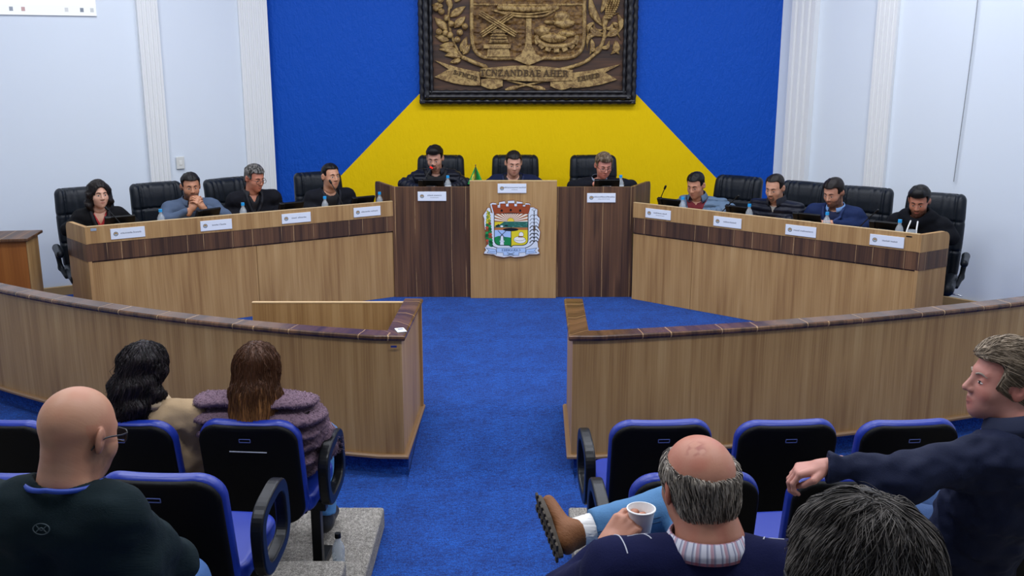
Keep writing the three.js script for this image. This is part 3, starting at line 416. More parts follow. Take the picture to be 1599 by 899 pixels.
// ---------- name plates ----------
const deskL = { A: [-1.15, -9.5], d: [-0.853, 0.522], n: [-0.522, -0.853], turn: Math.atan2(1.44, 2.35) }, deskR = { A: [1.16, -9.42], d: [0.771, 0.637], n: [0.637, -0.771], turn: Math.atan2(-1.7, 2.06) };
const deskC = { A: [0, -9.5], d: [1, 0], n: [0, -1], turn: 0 };
const at = (D, s, off) => [D.A[0] + D.d[0] * s + D.n[0] * off, D.A[1] + D.d[1] * s + D.n[1] * off];
function namePlate(D, s, y, off, l1, l2, label, w = 0.275, h = 0.09) {
  const cv = document.createElement('canvas'); cv.width = 384; cv.height = 128; const x = cv.getContext('2d'); x.fillStyle = '#e6ebf2'; x.fillRect(0, 0, 384, 128);
  x.strokeStyle = '#66727c'; x.lineWidth = 7; x.fillStyle = '#c8a878'; x.beginPath(); x.arc(56, 64, 24, 0, 7); x.fill(); x.stroke(); x.fillStyle = '#8fb0c8'; x.beginPath(); x.arc(56, 68, 15, 0, Math.PI); x.fill(); x.fillStyle = '#6a4a3a'; x.fillRect(46, 54, 20, 8);
  x.fillStyle = '#3c424c'; x.textAlign = 'center'; x.save(); x.translate(226, l2 ? 60 : 70); x.scale(-1, 1); x.font = 'bold 25px sans-serif'; x.fillText(l1, 0, 0); if (l2) { x.font = '17px sans-serif'; x.fillText(l2, 0, 28); } x.restore();
  const tx = new THREE.CanvasTexture(cv); tx.colorSpace = THREE.SRGBColorSpace; const p = at(D, s, -off);
  const t = thing('name_plate', label, 'name plate', [p[0], y, p[1]], D.turn, 'name plates on the desks');
  part('plate', box(w, h, 0.004, 0, 0, 0.001, 0.001), M.paper, t); part('print', new THREE.PlaneGeometry(w - 0.004, h - 0.004).translate(0, 0, 0.0036), std(0xffffff, 0.4, { map: tx }), t);
}
[[2.44, 'dionerÉ alfalnicalto', '', 'white name plate at the far left end of the left desk'], [1.7, 'alinaÉ I allonzi', '', 'white name plate below the man with clasped hands'], [0.97, 'adriandio  Ivanir', '', 'white name plate below the man with glasses at the left desk'], [0.27, 'Charlton oilvairadla', '', 'white name plate at the inner end of the left desk']].forEach(([s, a, b, l]) => namePlate(deskL, s, 0.873, 0.003, a, b, l));
[[0.28, 'Paulo Londrilloni', 'Claud Serapionill', 'white two-line name plate at the inner end of the right desk'], [1.0, 'Daniellrondlon', '', 'white name plate in front of the empty chair'], [1.69, 'Cristianollare Isouro', '', 'white name plate below the man in the blue suit'], [2.42, 'Enlent Heleatt', '', 'white name plate at the outer end of the right desk']].forEach(([s, a, b, l]) => namePlate(deskR, s, 0.868, 0.003, a, b, l));
namePlate(deskC, -0.77, 1.0, 0.003, 'Cristiane dsallin', 'vicepresidencia', 'white name plate on the walnut panel left of the podium'); namePlate(deskC, 0.0, 1.083, 0.053, 'Ilolitoni innoaanonerldini', 'presidente', 'white name plate above the coat of arms'); namePlate(deskC, 0.86, 0.985, 0.003, 'unilandPirandlPorestline', 'llonal Priorndi ayallos', 'white name plate on the walnut panel right of the podium');

// ---------- tablets, microphones, bottles ----------
function tabletGeo(t) {       // seen from behind: a black voting terminal on a stand, local +z towards the audience
  const b = part('housing', (() => { const g = box(0.245, 0.145, 0.022, 0, 0, 0, 0.006); g.rotateX(0.5); g.translate(0, 0.1, 0); return boxUV(g); })(), M.black, t);
  part('screen', (() => { const g = box(0.225, 0.125, 0.002, 0, 0, -0.0115); g.rotateX(0.5); g.translate(0, 0.1, 0); return g; })(), M.screen, t);
  part('grip', (() => { const g = box(0.05, 0.155, 0.034, -0.1, 0, 0.003, 0.008); g.rotateX(0.5); g.translate(0, 0.1, 0); return g; })(), M.blackSatin, t);
  part('stand', [(() => { const g = box(0.1, 0.09, 0.02, 0, 0.06, 0.035, 0.005); return g; })(), box(0.15, 0.012, 0.13, 0, 0.006, 0.03, 0.004)], M.blackSatin, t);
  part('cable', tube([[0.03, 0.1, 0.045], [0.04, 0.075, 0.07], [0.07, 0.05, 0.075], [0.09, 0.015, 0.06]], 0.0035, 16, 6), std(0xb8bcc0, 0.4), t);
}
function micGeo(t, h, lean, tilt, lit) {
  part('base', [new THREE.CylinderGeometry(0.028, 0.032, 0.018, 16).translate(0, 0.009, 0)], M.blackSatin, t);
  const P = [[0, 0.015, 0], [lean * 0.25, h * 0.35, tilt * 0.2], [lean * 0.65, h * 0.72, tilt * 0.6], [lean, h, tilt]];
  part('gooseneck', tube(P, 0.0045, 24, 8), M.metalBlack, t);
  const g = new THREE.CapsuleGeometry(0.0105, 0.026, 6, 12); const d = V(lean * 0.35, h * 0.28, tilt * 0.4).normalize(); g.applyQuaternion(new THREE.Quaternion().setFromUnitVectors(V(0, 1, 0), d)); g.translate(lean + d.x * 0.015, h + d.y * 0.015, tilt + d.z * 0.015); part('microphone_head', g, M.black, t);
  if (lit) { const r = new THREE.TorusGeometry(0.0095, 0.0062, 8, 18); r.applyQuaternion(new THREE.Quaternion().setFromUnitVectors(V(0, 0, 1), d)); r.translate(lean, h, tilt); part('light_ring', r, new THREE.MeshStandardMaterial({ color: 0xb01010, emissive: 0xff2418, emissiveIntensity: 1.2 }), t); }
}
function bottleGeo(t, capMat, s = 1, fill = 0.8) {
  const pr = [[0, 0.002], [0.028, 0.002], [0.032, 0.01], [0.032, 0.05], [0.03, 0.058], [0.032, 0.066], [0.032, 0.105], [0.03, 0.125], [0.02, 0.148], [0.0135, 0.158], [0.0135, 0.178]];
  part('bottle_body', new THREE.LatheGeometry(pr.map(p => new THREE.Vector2(p[0] * s, p[1] * s)), 24), M.clear, t);
  const wh = 0.125 * fill; part('water', new THREE.LatheGeometry([[0, 0.005], [0.0295, 0.005], [0.0305, 0.012], [0.0305, wh], [0, wh]].map(p => new THREE.Vector2(p[0] * s, p[1] * s)), 24), M.water, t);
  part('label_band', new THREE.CylinderGeometry(0.0328 * s, 0.0328 * s, 0.036 * s, 24, 1, true).translate(0, 0.086 * s, 0), std(0xd8dfe4, 0.5, { side: THREE.DoubleSide }), t);
  part('cap', new THREE.CylinderGeometry(0.0155 * s, 0.016 * s, 0.024 * s, 18).translate(0, 0.186 * s, 0), capMat, t);
}
const WT = 0.83; let bottle0 = null, tablet0 = null;
function bottle(D, s, off, y, label) { const p = at(D, s, off); if (!bottle0) { bottle0 = thing('water_bottle', label, 'bottle', [p[0], y, p[1]], 0, 'water bottles with blue caps'); bottleGeo(bottle0, M.cap); return; } copyOf(bottle0, [p[0], y, p[1]], rr(0, 6), label); }
function tablet(D, s, off, y, turn, label) { const p = at(D, s, off); if (!tablet0) { tablet0 = thing('voting_tablet', label, 'tablet', [p[0], y, p[1]], D.turn + turn, 'voting tablets on the desks'); tabletGeo(tablet0); return; } copyOf(tablet0, [p[0], y, p[1]], D.turn + turn, label); }
[[2.13, 'blue-capped water bottle left of the man with clasped hands'], [1.41, 'blue-capped water bottle left of the man with glasses at the left desk'], [0.63, 'blue-capped water bottle left of the man in black beside the yellow wall'], [0.07, 'blue-capped water bottle at the inner end of the left desk']].forEach(([s, l]) => bottle(deskL, s, 0.15, WT, l));
[[0.45, 'blue-capped water bottle in front of the man in the pale blue jacket'], [1.13, 'blue-capped water bottle between the empty chair and the man in the black puffer jacket'], [1.85, 'blue-capped water bottle in front of the man in the blue suit'], [2.46, 'blue-capped water bottle beside the white hoodie cords']].forEach(([s, l]) => bottle(deskR, s, 0.15, WT, l));
bottle(deskC, -0.63, 0.22, 0.975, 'blue-capped water bottle right of the speaking man'); bottle(deskC, 1.07, 0.25, 0.975, 'blue-capped water bottle at the right end of the central desk');
[[2.46, 0, 'black tablet in front of the woman at the left desk'], [1.72, 0.35, 'tilted black tablet below the clasped hands'], [0.95, 0.1, 'black tablet in front of the man with glasses at the left desk'], [0.23, 0.1, 'black tablet in front of the man beside the yellow wall']].forEach(([s, a, l]) => tablet(deskL, s, 0.2, WT, a, l));
[[0.29, 0, 'black tablet in front of the man in the pale blue jacket'], [1.01, 0, 'black tablet in front of the empty chair'], [1.66, 0, 'black tablet in front of the man in the blue suit'], [2.33, 0.05, 'black tablet in front of the man in the hoodie']].forEach(([s, a, l]) => tablet(deskR, s, 0.2, WT, a, l));
tablet(deskC, -0.79, 0.2, 0.975, 0, 'black tablet in front of the speaking man'); tablet(deskC, 0.93, 0.2, 0.975, 0, 'black tablet held by the man bending forward');
function mic(D, s, off, y, h, lean, tilt, lit, label) { const p = at(D, s, off); const t = thing('gooseneck_microphone', label, 'microphone', [p[0], y, p[1]], D.turn, 'gooseneck microphones'); micGeo(t, h, lean, tilt, lit); }
mic(deskL, 2.42, 0.12, WT, 0.22, -0.13, -0.05, false, 'gooseneck microphone in front of the woman at the left desk'); mic(deskL, 0.42, 0.16, WT, 0.3, -0.09, -0.12, false, 'gooseneck microphone at the mouth of the man beside the yellow wall');
mic(deskC, -0.92, 0.2, 0.975, 0.26, 0.12, -0.14, true, 'gooseneck microphone with a red light ring before the speaking man');
mic(deskR, 0.13, 0.2, WT, 0.26, 0.12, 0.05, false, 'gooseneck microphone at the inner end of the right desk'); mic(deskR, 0.78, 0.2, WT, 0.23, 0.19, 0.0, false, 'gooseneck microphone before the empty chair'); mic(deskR, 2.05, 0.25, WT, 0.22, 0.17, 0.0, false, 'gooseneck microphone right of the man in the blue suit');
// drinking glass, small flag
{ const p = at(deskR, 2.57, 0.12); const t = thing('drinking_glass', 'small clear drinking glass at the outer end of the right desk', 'glass', [p[0], WT, p[1]]);
  part('glass_body', new THREE.LatheGeometry([[0, 0], [0.028, 0], [0.034, 0.13], [0.0325, 0.13], [0.027, 0.006], [0, 0.006]].map(q => new THREE.Vector2(...q)), 24), M.clear, t);
  const f = thing('small_flag', 'small green and yellow flag beside the podium', 'flag', [-0.355, 0.975, -9.68]);
  part('pole', [new THREE.CylinderGeometry(0.004, 0.004, 0.3, 8).translate(0, 0.15, 0), new THREE.SphereGeometry(0.007, 8, 6).translate(0, 0.303, 0), new THREE.CylinderGeometry(0.025, 0.03, 0.015, 14).translate(0, 0.0075, 0)], std(0x6a4a2a, 0.4), f);
  const n = 16, m = 8, g = new THREE.PlaneGeometry(1, 1, n, m), q = g.attributes.position, col = []; const G = lin(0x0a8f3c), Y = lin(0xe8d83a), B = lin(0x20409a);
  for (let i = 0; i < q.count; i++) { const u = q.getX(i) + 0.5, v = q.getY(i) + 0.5; const fold = u - 0.5; q.setXYZ(i, (1 - v) * (fold * 0.15) + 0.004 * (fold > 0 ? 1 : -1), 0.29 - (1 - v) * 0.17, 0.022 * Math.sin(u * 9) * (1 - v)); const dd = Math.abs(u - 0.32) * 2.4 + Math.abs(v - 0.42) * 1.6; col.push(...(dd < 0.12 ? B : dd < 0.45 ? Y : G)); }
  g.setAttribute('color', new THREE.Float32BufferAttribute(col, 3)); g.computeVertexNormals(); part('cloth', g, std(0xffffff, 0.6, { vertexColors: true, side: THREE.DoubleSide }), f);
}
// ---------- signed-distance modelling ----------
const smin = (a, b, k) => { const h = Math.max(k - Math.abs(a - b), 0) / k; return Math.min(a, b) - h * h * k * 0.25; };
const smax = (a, b, k) => -smin(-a, -b, k);
function meshSDF(sdf, lo, hi, cell, color) {
  const nx = Math.ceil((hi[0] - lo[0]) / cell) + 1, ny = Math.ceil((hi[1] - lo[1]) / cell) + 1, nz = Math.ceil((hi[2] - lo[2]) / cell) + 1;
  const F = new Float32Array(nx * ny * nz).fill(NaN), id = (i, j, k) => (k * ny + j) * nx + i; const B = 6;
  const act = [];
  for (let k = 0; k < nz - 1; k += B) for (let j = 0; j < ny - 1; j += B) for (let i = 0; i < nx - 1; i += B) {
    const d = sdf(lo[0] + (i + B / 2) * cell, lo[1] + (j + B / 2) * cell, lo[2] + (k + B / 2) * cell);
    if (Math.abs(d) < B * cell * 0.87 * 1.35 + 0.012) act.push([i, j, k]);
  }
  for (const [i0, j0, k0] of act) for (let k = k0; k <= Math.min(k0 + B, nz - 1); k++) for (let j = j0; j <= Math.min(j0 + B, ny - 1); j++) for (let i = i0; i <= Math.min(i0 + B, nx - 1); i++) { const q = id(i, j, k); if (F[q] !== F[q]) F[q] = sdf(lo[0] + i * cell, lo[1] + j * cell, lo[2] + k * cell); }
  const vid = new Int32Array(nx * ny * nz).fill(-1), pos = [], idx = [];
  const E = [[0, 1], [2, 3], [4, 5], [6, 7], [0, 2], [1, 3], [4, 6], [5, 7], [0, 4], [1, 5], [2, 6], [3, 7]];
  const c = new Float32Array(8);
  for (const [i0, j0, k0] of act) for (let k = k0; k < Math.min(k0 + B, nz - 1); k++) for (let j = j0; j < Math.min(j0 + B, ny - 1); j++) for (let i = i0; i < Math.min(i0 + B, nx - 1); i++) {
    let s = 0; for (let q = 0; q < 8; q++) { c[q] = F[id(i + (q & 1), j + ((q >> 1) & 1), k + (q >> 2))]; if (c[q] < 0) s++; } if (s === 0 || s === 8) continue;
    let x = 0, y = 0, z = 0, n = 0; for (const [a, b] of E) if ((c[a] < 0) !== (c[b] < 0)) { const t = c[a] / (c[a] - c[b]); x += (a & 1) + ((b & 1) - (a & 1)) * t; y += ((a >> 1) & 1) + (((b >> 1) & 1) - ((a >> 1) & 1)) * t; z += (a >> 2) + ((b >> 2) - (a >> 2)) * t; n++; }
    vid[id(i, j, k)] = pos.length / 3; pos.push(lo[0] + (i + x / n) * cell, lo[1] + (j + y / n) * cell, lo[2] + (k + z / n) * cell);
  }
  const S = [nx * ny, nx, 1];
  for (const [i0, j0, k0] of act) for (let k = k0; k < Math.min(k0 + B, nz - 1); k++) for (let j = j0; j < Math.min(j0 + B, ny - 1); j++) for (let i = i0; i < Math.min(i0 + B, nx - 1); i++) {
    const q = id(i, j, k), f0 = F[q];
    const em = (f1, a, b, c2, d) => { if ((f0 < 0) === (f1 < 0)) return; const A = vid[a], Bq = vid[b], C = vid[c2], D = vid[d]; if (A < 0 || Bq < 0 || C < 0 || D < 0) return; if (f0 < 0) idx.push(A, Bq, C, A, C, D); else idx.push(A, C, Bq, A, D, C); };
    if (j && k) em(F[q + 1], q - nx - nx * ny, q - nx * ny, q, q - nx);
    if (i && k) em(F[q + nx], q - 1 - nx * ny, q - 1, q, q - nx * ny);
    if (i && j) em(F[q + nx * ny], q - 1 - nx, q - nx, q, q - 1);
  }
  const g = new THREE.BufferGeometry(); g.setAttribute('position', new THREE.Float32BufferAttribute(pos, 3)); g.setIndex(idx); g.computeVertexNormals();
  const uv = new Float32Array(pos.length / 3 * 2); for (let i = 0; i < pos.length / 3; i++) { uv[i * 2] = pos[i * 3] + pos[i * 3 + 2] * 0.7; uv[i * 2 + 1] = pos[i * 3 + 1] + pos[i * 3 + 2] * 0.5; } g.setAttribute('uv', new THREE.BufferAttribute(uv, 2));
  if (color) { const col = new Float32Array(pos.length); for (let i = 0; i < pos.length; i += 3) { const r = color(pos[i], pos[i + 1], pos[i + 2]); col[i] = r[0]; col[i + 1] = r[1]; col[i + 2] = r[2]; } g.setAttribute('color', new THREE.BufferAttribute(col, 3)); }
  return g;
}
const ell = (x, y, z, cx, cy, cz, rx, ry, rz) => { const a = (x - cx) / rx, b = (y - cy) / ry, c = (z - cz) / rz, k0 = Math.sqrt(a * a + b * b + c * c), a1 = a / rx, b1 = b / ry, c1 = c / rz, k1 = Math.sqrt(a1 * a1 + b1 * b1 + c1 * c1); return k1 < 1e-6 ? -Math.min(rx, ry, rz) : k0 * (k0 - 1) / k1; };
const sph = (x, y, z, cx, cy, cz, r) => Math.hypot(x - cx, y - cy, z - cz) - r;
let coneT = 0;
const cone = (x, y, z, a, b, ra, rb) => { const bx = b[0] - a[0], by = b[1] - a[1], bz = b[2] - a[2], px = x - a[0], py = y - a[1], pz = z - a[2]; const L = bx * bx + by * by + bz * bz; let t = L > 0 ? (px * bx + py * by + pz * bz) / L : 0; t = t < 0 ? 0 : t > 1 ? 1 : t; coneT = t; return Math.hypot(px - bx * t, py - by * t, pz - bz * t) - (ra + (rb - ra) * t); };
const rbox = (x, y, z, hx, hy, hz, r) => { const qx = Math.abs(x) - hx + r, qy = Math.abs(y) - hy + r, qz = Math.abs(z) - hz + r; return Math.hypot(Math.max(qx, 0), Math.max(qy, 0), Math.max(qz, 0)) + Math.min(Math.max(qx, qy, qz), 0) - r; };

// ---------- executive chairs of the councillors ----------
function execChair(t) {            // origin on the floor, local +z is where the sitter faces
  const groove = (v, w, d) => d * Math.exp(-(v * v) / (w * w));
  part('backrest', meshSDF((x, y, z) => {
    const yy = y - 0.8, zz = z + 0.24 + 0.14 * (y - 0.5) * 0.9 - 0.25 * x * x + 0.3 * Math.pow(Math.max(0, y - 1.03), 1.6) * 2;
    const tw = 0.235 + 0.015 * Math.sin((y - 0.45) * 4);
    let d = rbox(x, yy, zz, tw, 0.36, 0.062, 0.055);
    if (zz > -0.02) { let g = groove(Math.abs(x) - 0.165, 0.012, 0.016) + groove(y - 0.93, 0.01, 0.014) * (Math.abs(x) < 0.17 ? 1 : 0.5) + groove(y - 0.68, 0.01, 0.012); if (y > 0.93) g += groove(Math.abs(x) - 0.05 - 0.1 * (y - 0.93), 0.014, 0.007) + groove(Math.abs(x) - 0.11 - 0.08 * (y - 0.93), 0.014, 0.006); d += g; } else d += groove(y - 0.75, 0.01, 0.008);
    return d;
  }, [-0.3, 0.4, -0.5], [0.3, 1.22, 0.02], 0.0085), M.leather, t);
  part('seat', meshSDF((x, y, z) => { let d = rbox(x, y - 0.44 + 0.1 * Math.max(0, z - 0.15) * 1.2, z - 0.02, 0.25, 0.055, 0.25, 0.05); if (y > 0.44) d += groove(Math.abs(x) - 0.16, 0.014, 0.012); return d; }, [-0.28, 0.35, -0.26], [0.28, 0.52, 0.3], 0.01), M.leather, t);
  for (const s of [-1, 1]) { const a = part('armrest', meshSDF((x, y, z) => { let d = cone(x, y, z, [s * 0.29, 0.66, -0.14], [s * 0.3, 0.65, 0.16], 0.033, 0.032); d = smin(d, cone(x, y, z, [s * 0.29, 0.65, -0.16], [s * 0.275, 0.48, -0.1], 0.025, 0.02), 0.03); return smin(d, cone(x, y, z, [s * 0.275, 0.48, -0.1], [s * 0.25, 0.42, 0.02], 0.02, 0.02), 0.03); }, [s * 0.29 - 0.08, 0.38, -0.22], [s * 0.29 + 0.08, 0.72, 0.22], 0.009), M.leather, t); }
  part('gas_column', [new THREE.CylinderGeometry(0.025, 0.025, 0.2, 14).translate(0, 0.28, 0), new THREE.CylinderGeometry(0.035, 0.04, 0.12, 14).translate(0, 0.14, 0), box(0.2, 0.03, 0.24, 0, 0.375, 0)], M.metalBlack, t);
  part('tilt_lever', [capTube([[0.1, 0.36, 0.02], [0.27, 0.35, 0.02], [0.3, 0.345, 0.02]], 0.007, 10, 6)], M.chrome, t);
  for (let i = 0; i < 5; i++) { const a = i * Math.PI * 0.4 + 0.3, c = Math.cos(a), s = Math.sin(a); const l = part('star_leg', [capTube([[c * 0.03, 0.12, s * 0.03], [c * 0.16, 0.105, s * 0.16], [c * 0.29, 0.075, s * 0.29]], 0.02, 10, 8)], M.chrome, t); const w = new THREE.TorusGeometry(0.02, 0.011, 8, 16); w.rotateY(-a); w.translate(c * 0.29, 0.031, s * 0.29); part('caster', w, M.black, l); }
}
const exec0 = thing('executive_chair', 'black leather executive chair behind the woman at the left desk', 'chair', [0, 0, 0], 0, 'executive chairs'); execChair(exec0);
const YL = Math.atan2(0.522, 0.853), YR = Math.atan2(-0.637, 0.771);
{ const put = (D, s, off, turn, l, first) => { const p = at(D, s, off); if (first) { exec0.position.set(p[0], 0, p[1]); exec0.rotation.y = turn; } else copyOf(exec0, [p[0], 0, p[1]], turn, l); };
  const O = 0.66; put(deskL, 2.62, O, YL, '', true); put(deskL, 1.95, O, YL + 0.1, 'black leather executive chair behind the man with clasped hands'); put(deskL, 1.24, O, YL + 0.25, 'black leather executive chair behind the man with glasses at the left desk'); put(deskL, 0.42, O, YL - 0.1, 'black leather executive chair beside the yellow wall, left desk');
  put(deskR, 0.62, O, YR + 0.05, 'empty black leather executive chair at the right desk'); put(deskR, 1.3, O, YR, 'black leather executive chair behind the man in the black puffer jacket'); put(deskR, 1.9, O, YR + 0.1, 'black leather executive chair behind the man in the blue suit'); put(deskR, 2.55, O, YR + 0.2, 'black leather executive chair at the far right end');
  copyOf(exec0, [-0.74, 0.14, -10.12], 0.02, 'black leather executive chair behind the speaking man left of the podium'); copyOf(exec0, [0.035, 0.14, -10.14], 0, 'black leather executive chair behind the podium'); copyOf(exec0, [0.86, 0.14, -10.12], 0.03, 'black leather executive chair behind the man bending forward');
  struct('floor_platform', box(2.6, 0.14, 1.0, 0, 0.07, -10.42), M.carpet);
}
// ---------- audience chairs ----------
function bend(g, k) { const p = g.attributes.position; for (let i = 0; i < p.count; i++) p.setZ(i, p.getZ(i) + k * p.getX(i) * p.getX(i)); g.computeVertexNormals(); return g; }
function subdivX(g, n) { return g; }
function padGeo(w, h, th, r, sdfBend) { return meshSDF((x, y, z) => { const zz = z - sdfBend * x * x; const qx = Math.abs(x) - w / 2 + r, qy = Math.abs(y) - h / 2 + r; const d2 = Math.hypot(Math.max(qx, 0), Math.max(qy, 0)) + Math.min(Math.max(qx, qy), 0) - r; const e = Math.min(th * 0.45, 0.02), a = d2 + e, b = Math.abs(zz) - th / 2 + e; return Math.hypot(Math.max(a, 0), Math.max(b, 0)) + Math.min(Math.max(a, b), 0) - e; }, [-w / 2 - 0.02, -h / 2 - 0.02, -th / 2 - 0.03], [w / 2 + 0.02, h / 2 + 0.02, th / 2 + 0.03 + sdfBend * w * w / 4], 0.0075); }
const geoShell = padGeo(0.425, 0.5, 0.03, 0.09, 0.45), geoCush = padGeo(0.44, 0.513, 0.055, 0.097, 0.45), geoSeat = (() => { const g = padGeo(0.47, 0.46, 0.075, 0.08, -0.1); g.rotateX(-Math.PI / 2); return g; })();
function audienceChair(t, arm, post) {          // origin on the tier, local +z faces forward (towards the dais)
  const lean = (g, y, z) => { const h = g.clone(); h.rotateX(0.2 * -1); h.translate(0, y, z); return h; };
  const b = part('backrest', lean(geoCush, 0.592, -0.235), M.vinyl, t);
  part('back_shell', lean(geoShell, 0.587, -0.268), M.shell, t);
  const tg = new THREE.Group(); const fr = rrect(0.05, 0.018, 0.003); fr.holes.push(rrect(0.044, 0.012, 0.002)); const tgG = extr(fr, 0.002); tgG.rotateY(Math.PI); tgG.rotateX(-0.2); tgG.translate(0, 0.772, -0.327); part('tag_frame', tgG, std(0x5b6aa8, 0.4), t);
  part('seat', geoSeat.clone().translate(0, 0.42, 0.03), M.vinyl, t); part('seat_pan', box(0.4, 0.025, 0.38, 0, 0.372, 0.03, 0.01), M.shell, t);
  part('back_bracket', box(0.07, 0.3, 0.02, 0, 0.44, -0.225, 0.006), M.metalBlack, t);
  part('beam', box(0.5, 0.05, 0.05, 0, 0.335, 0.0, 0.005), M.metalBlack, t);
  const px = post * 0.2; part('post', box(0.045, 0.31, 0.045, px, 0.165, 0, 0.004), M.metalBlack, t); part('foot', box(0.05, 0.035, 0.36, px, 0.018, 0, 0.006), M.metalBlack, t);
  if (arm) { const o = new THREE.Shape(); o.absellipse(0, 0, 0.155, 0.135, 0, Math.PI * 2); const q = 24; const ou = [], inn = []; for (let i = 0; i < q * 2; i++) { const a = i / q * Math.PI, c = Math.cos(a), s = Math.sin(a), e = 0.62, f = v => Math.sign(v) * Math.pow(Math.abs(v), e); ou.push(new THREE.Vector2(f(c) * 0.16, f(s) * 0.14)); inn.push(new THREE.Vector2(f(c) * 0.128, f(s) * 0.11)); } const sh = new THREE.Shape(ou); sh.holes.push(new THREE.Path(inn)); const g = extr(sh, 0.03, 0.008); g.translate(0, 0, -0.015); g.rotateY(-Math.PI / 2); g.rotateX(-0.12); g.translate(arm * 0.285, 0.53, -0.01); part('armrest', g, M.blackSatin, t); part('arm_bracket', box(0.07, 0.03, 0.08, arm * 0.25, 0.39, 0.0, 0.005), M.metalBlack, t); }
}
const ROW = { 1: [0, -4.22], 2: [0.15, -3.34], 3: [0.3, -2.3], 4: [0.45, -1.3] };
let aud0 = null;
function seat(row, x, turn, label, arm = 0, post = 0) {
  const [y, z] = ROW[row]; const pos = [x, y, z], ry = Math.PI + turn, grp = 'blue and black audience chairs';
  if (arm) { const t = thing('audience_chair', label, 'chair', pos, ry, grp); audienceChair(t, arm, post); return t; }
  if (!aud0) { aud0 = thing('audience_chair', label, 'chair', pos, ry, grp); audienceChair(aud0, 0, 0); return aud0; } return copyOf(aud0, pos, ry, label);
}
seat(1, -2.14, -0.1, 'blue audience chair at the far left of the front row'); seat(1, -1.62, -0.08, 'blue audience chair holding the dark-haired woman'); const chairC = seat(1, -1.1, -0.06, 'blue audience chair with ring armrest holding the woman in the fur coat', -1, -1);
const chairF = seat(1, 0.62, 0.05, 'empty blue audience chair with ring armrest, front row right of the aisle', 1, 1); seat(1, 1.15, 0.06, 'empty blue audience chair, second from the aisle in the right front row'); seat(1, 1.66, 0.08, 'empty blue audience chair, third from the aisle in the right front row'); seat(1, 2.17, 0.1, 'blue audience chair at the right end of the front row');
seat(2, -1.69, -0.08, 'blue audience chair at the left edge in the second row'); const chairE = seat(2, -1.16, -0.06, 'empty blue audience chair with ring armrest right of the bald man', -1, -1);
seat(2, 0.6, 0.05, 'blue audience chair just in front of the man in the navy sweater', 1, 1); seat(2, 1.125, 0.06, 'empty blue audience chair under the outstretched hand'); seat(2, 1.65, 0.08, 'blue audience chair of the grey-haired man in the navy jacket');
seat(3, -1.05, -0.04, 'blue audience chair of the bald man'); seat(3, 0.46, 0.04, 'blue audience chair of the man in the navy sweater'); seat(4, 0.5, 0.05, 'blue audience chair of the nearest grey-haired man');
part('sticker', box(0.035, 0.018, 0.002, -0.17, 0.42, -0.262), M.paper, chairE); part('pale_streak', box(0.16, 0.004, 0.002, 0.0, 0.717, -0.3145).rotateZ(0.01), std(0xc8ccd4, 0.4), chairC);  // small sticker, and a thin pale strip across the ring-arm chair back
// plastic bottle on the first tier
{ const t = thing('soda_bottle', 'clear plastic bottle with black cap on the grey step', 'bottle', [-0.81, 0, -4.22]); bottleGeo(t, M.black, 0.92, 0.35); t.children.filter(c => c.name === 'label_band').forEach(c => t.remove(c)); }
// ---------- people ----------
const mSkin = new THREE.MeshPhysicalMaterial({ vertexColors: true, roughness: 0.52, bumpMap: texLeather, bumpScale: 0.0002 });
const mHair = new THREE.MeshPhysicalMaterial({ vertexColors: true, roughness: 0.5, specularIntensity: 0.45 });
const mEye = std(0xd9d4cc, 0.25), mIris = std(0x1a100a, 0.2);
function headSDF(o, nl) {
  const W = o.w || 1, J = o.jaw || 1, F = o.fat || 0, n0 = [0, -0.05, -0.03], NR = o.neckR || 0.056;
  return (px, y, z) => {
    const x = Math.abs(px);
    let d = ell(x, y, z, 0, 0.035, -0.012, 0.077 * W, 0.088, 0.098);
    d = smin(d, ell(x, y, z, 0, -0.03, 0.022, 0.064 * W + F * 0.5, 0.082, 0.07), 0.04);
    d = smin(d, ell(x, y, z, 0, -0.074, 0.026, (0.05 + F) * W * J, 0.04, 0.058), 0.03);
    d = smin(d, sph(x, y, z, 0, -0.1, 0.062, 0.019), 0.03);
    d = smin(d, sph(x, y, z, 0.04, -0.03, 0.053, 0.023 + F * 0.5), 0.025);
    d = smin(d, cone(x, y, z, [0, 0.028, 0.084], [0.036, 0.024, 0.07], 0.012, 0.01), 0.014);
    d = smax(d, -sph(x, y, z, 0.032, 0.005, 0.101, 0.019), 0.012);
    d = smin(d, sph(x, y, z, 0.031, 0.003, 0.071, 0.0145), 0.006);
    d = smin(d, cone(x, y, z, [0, 0.016, 0.088], [0, -0.028, 0.109], 0.007, 0.0115), 0.012);
    d = smin(d, sph(x, y, z, 0.011, -0.033, 0.098, 0.0085), 0.008);
    d = smin(d, cone(x, y, z, [0, -0.058, 0.093], [0.021, -0.062, 0.083], 0.0055, 0.004), 0.006);
    d = smin(d, cone(x, y, z, [0, -0.071, 0.091], [0.018, -0.069, 0.082], 0.0068, 0.004), 0.006);
    let e = ell(x - (z + 0.01) * -0.35, y, z, 0.0815 * W, 0.0, -0.014, 0.009, 0.033, 0.02); e = smax(e, -sph(x, y, z, 0.098 * W, 0.0, -0.006, 0.013), 0.006); d = smin(d, e, 0.007);
    d = smin(d, cone(x, y, z, n0, nl, NR, NR + 0.006), 0.03);
    return d;
  };
}
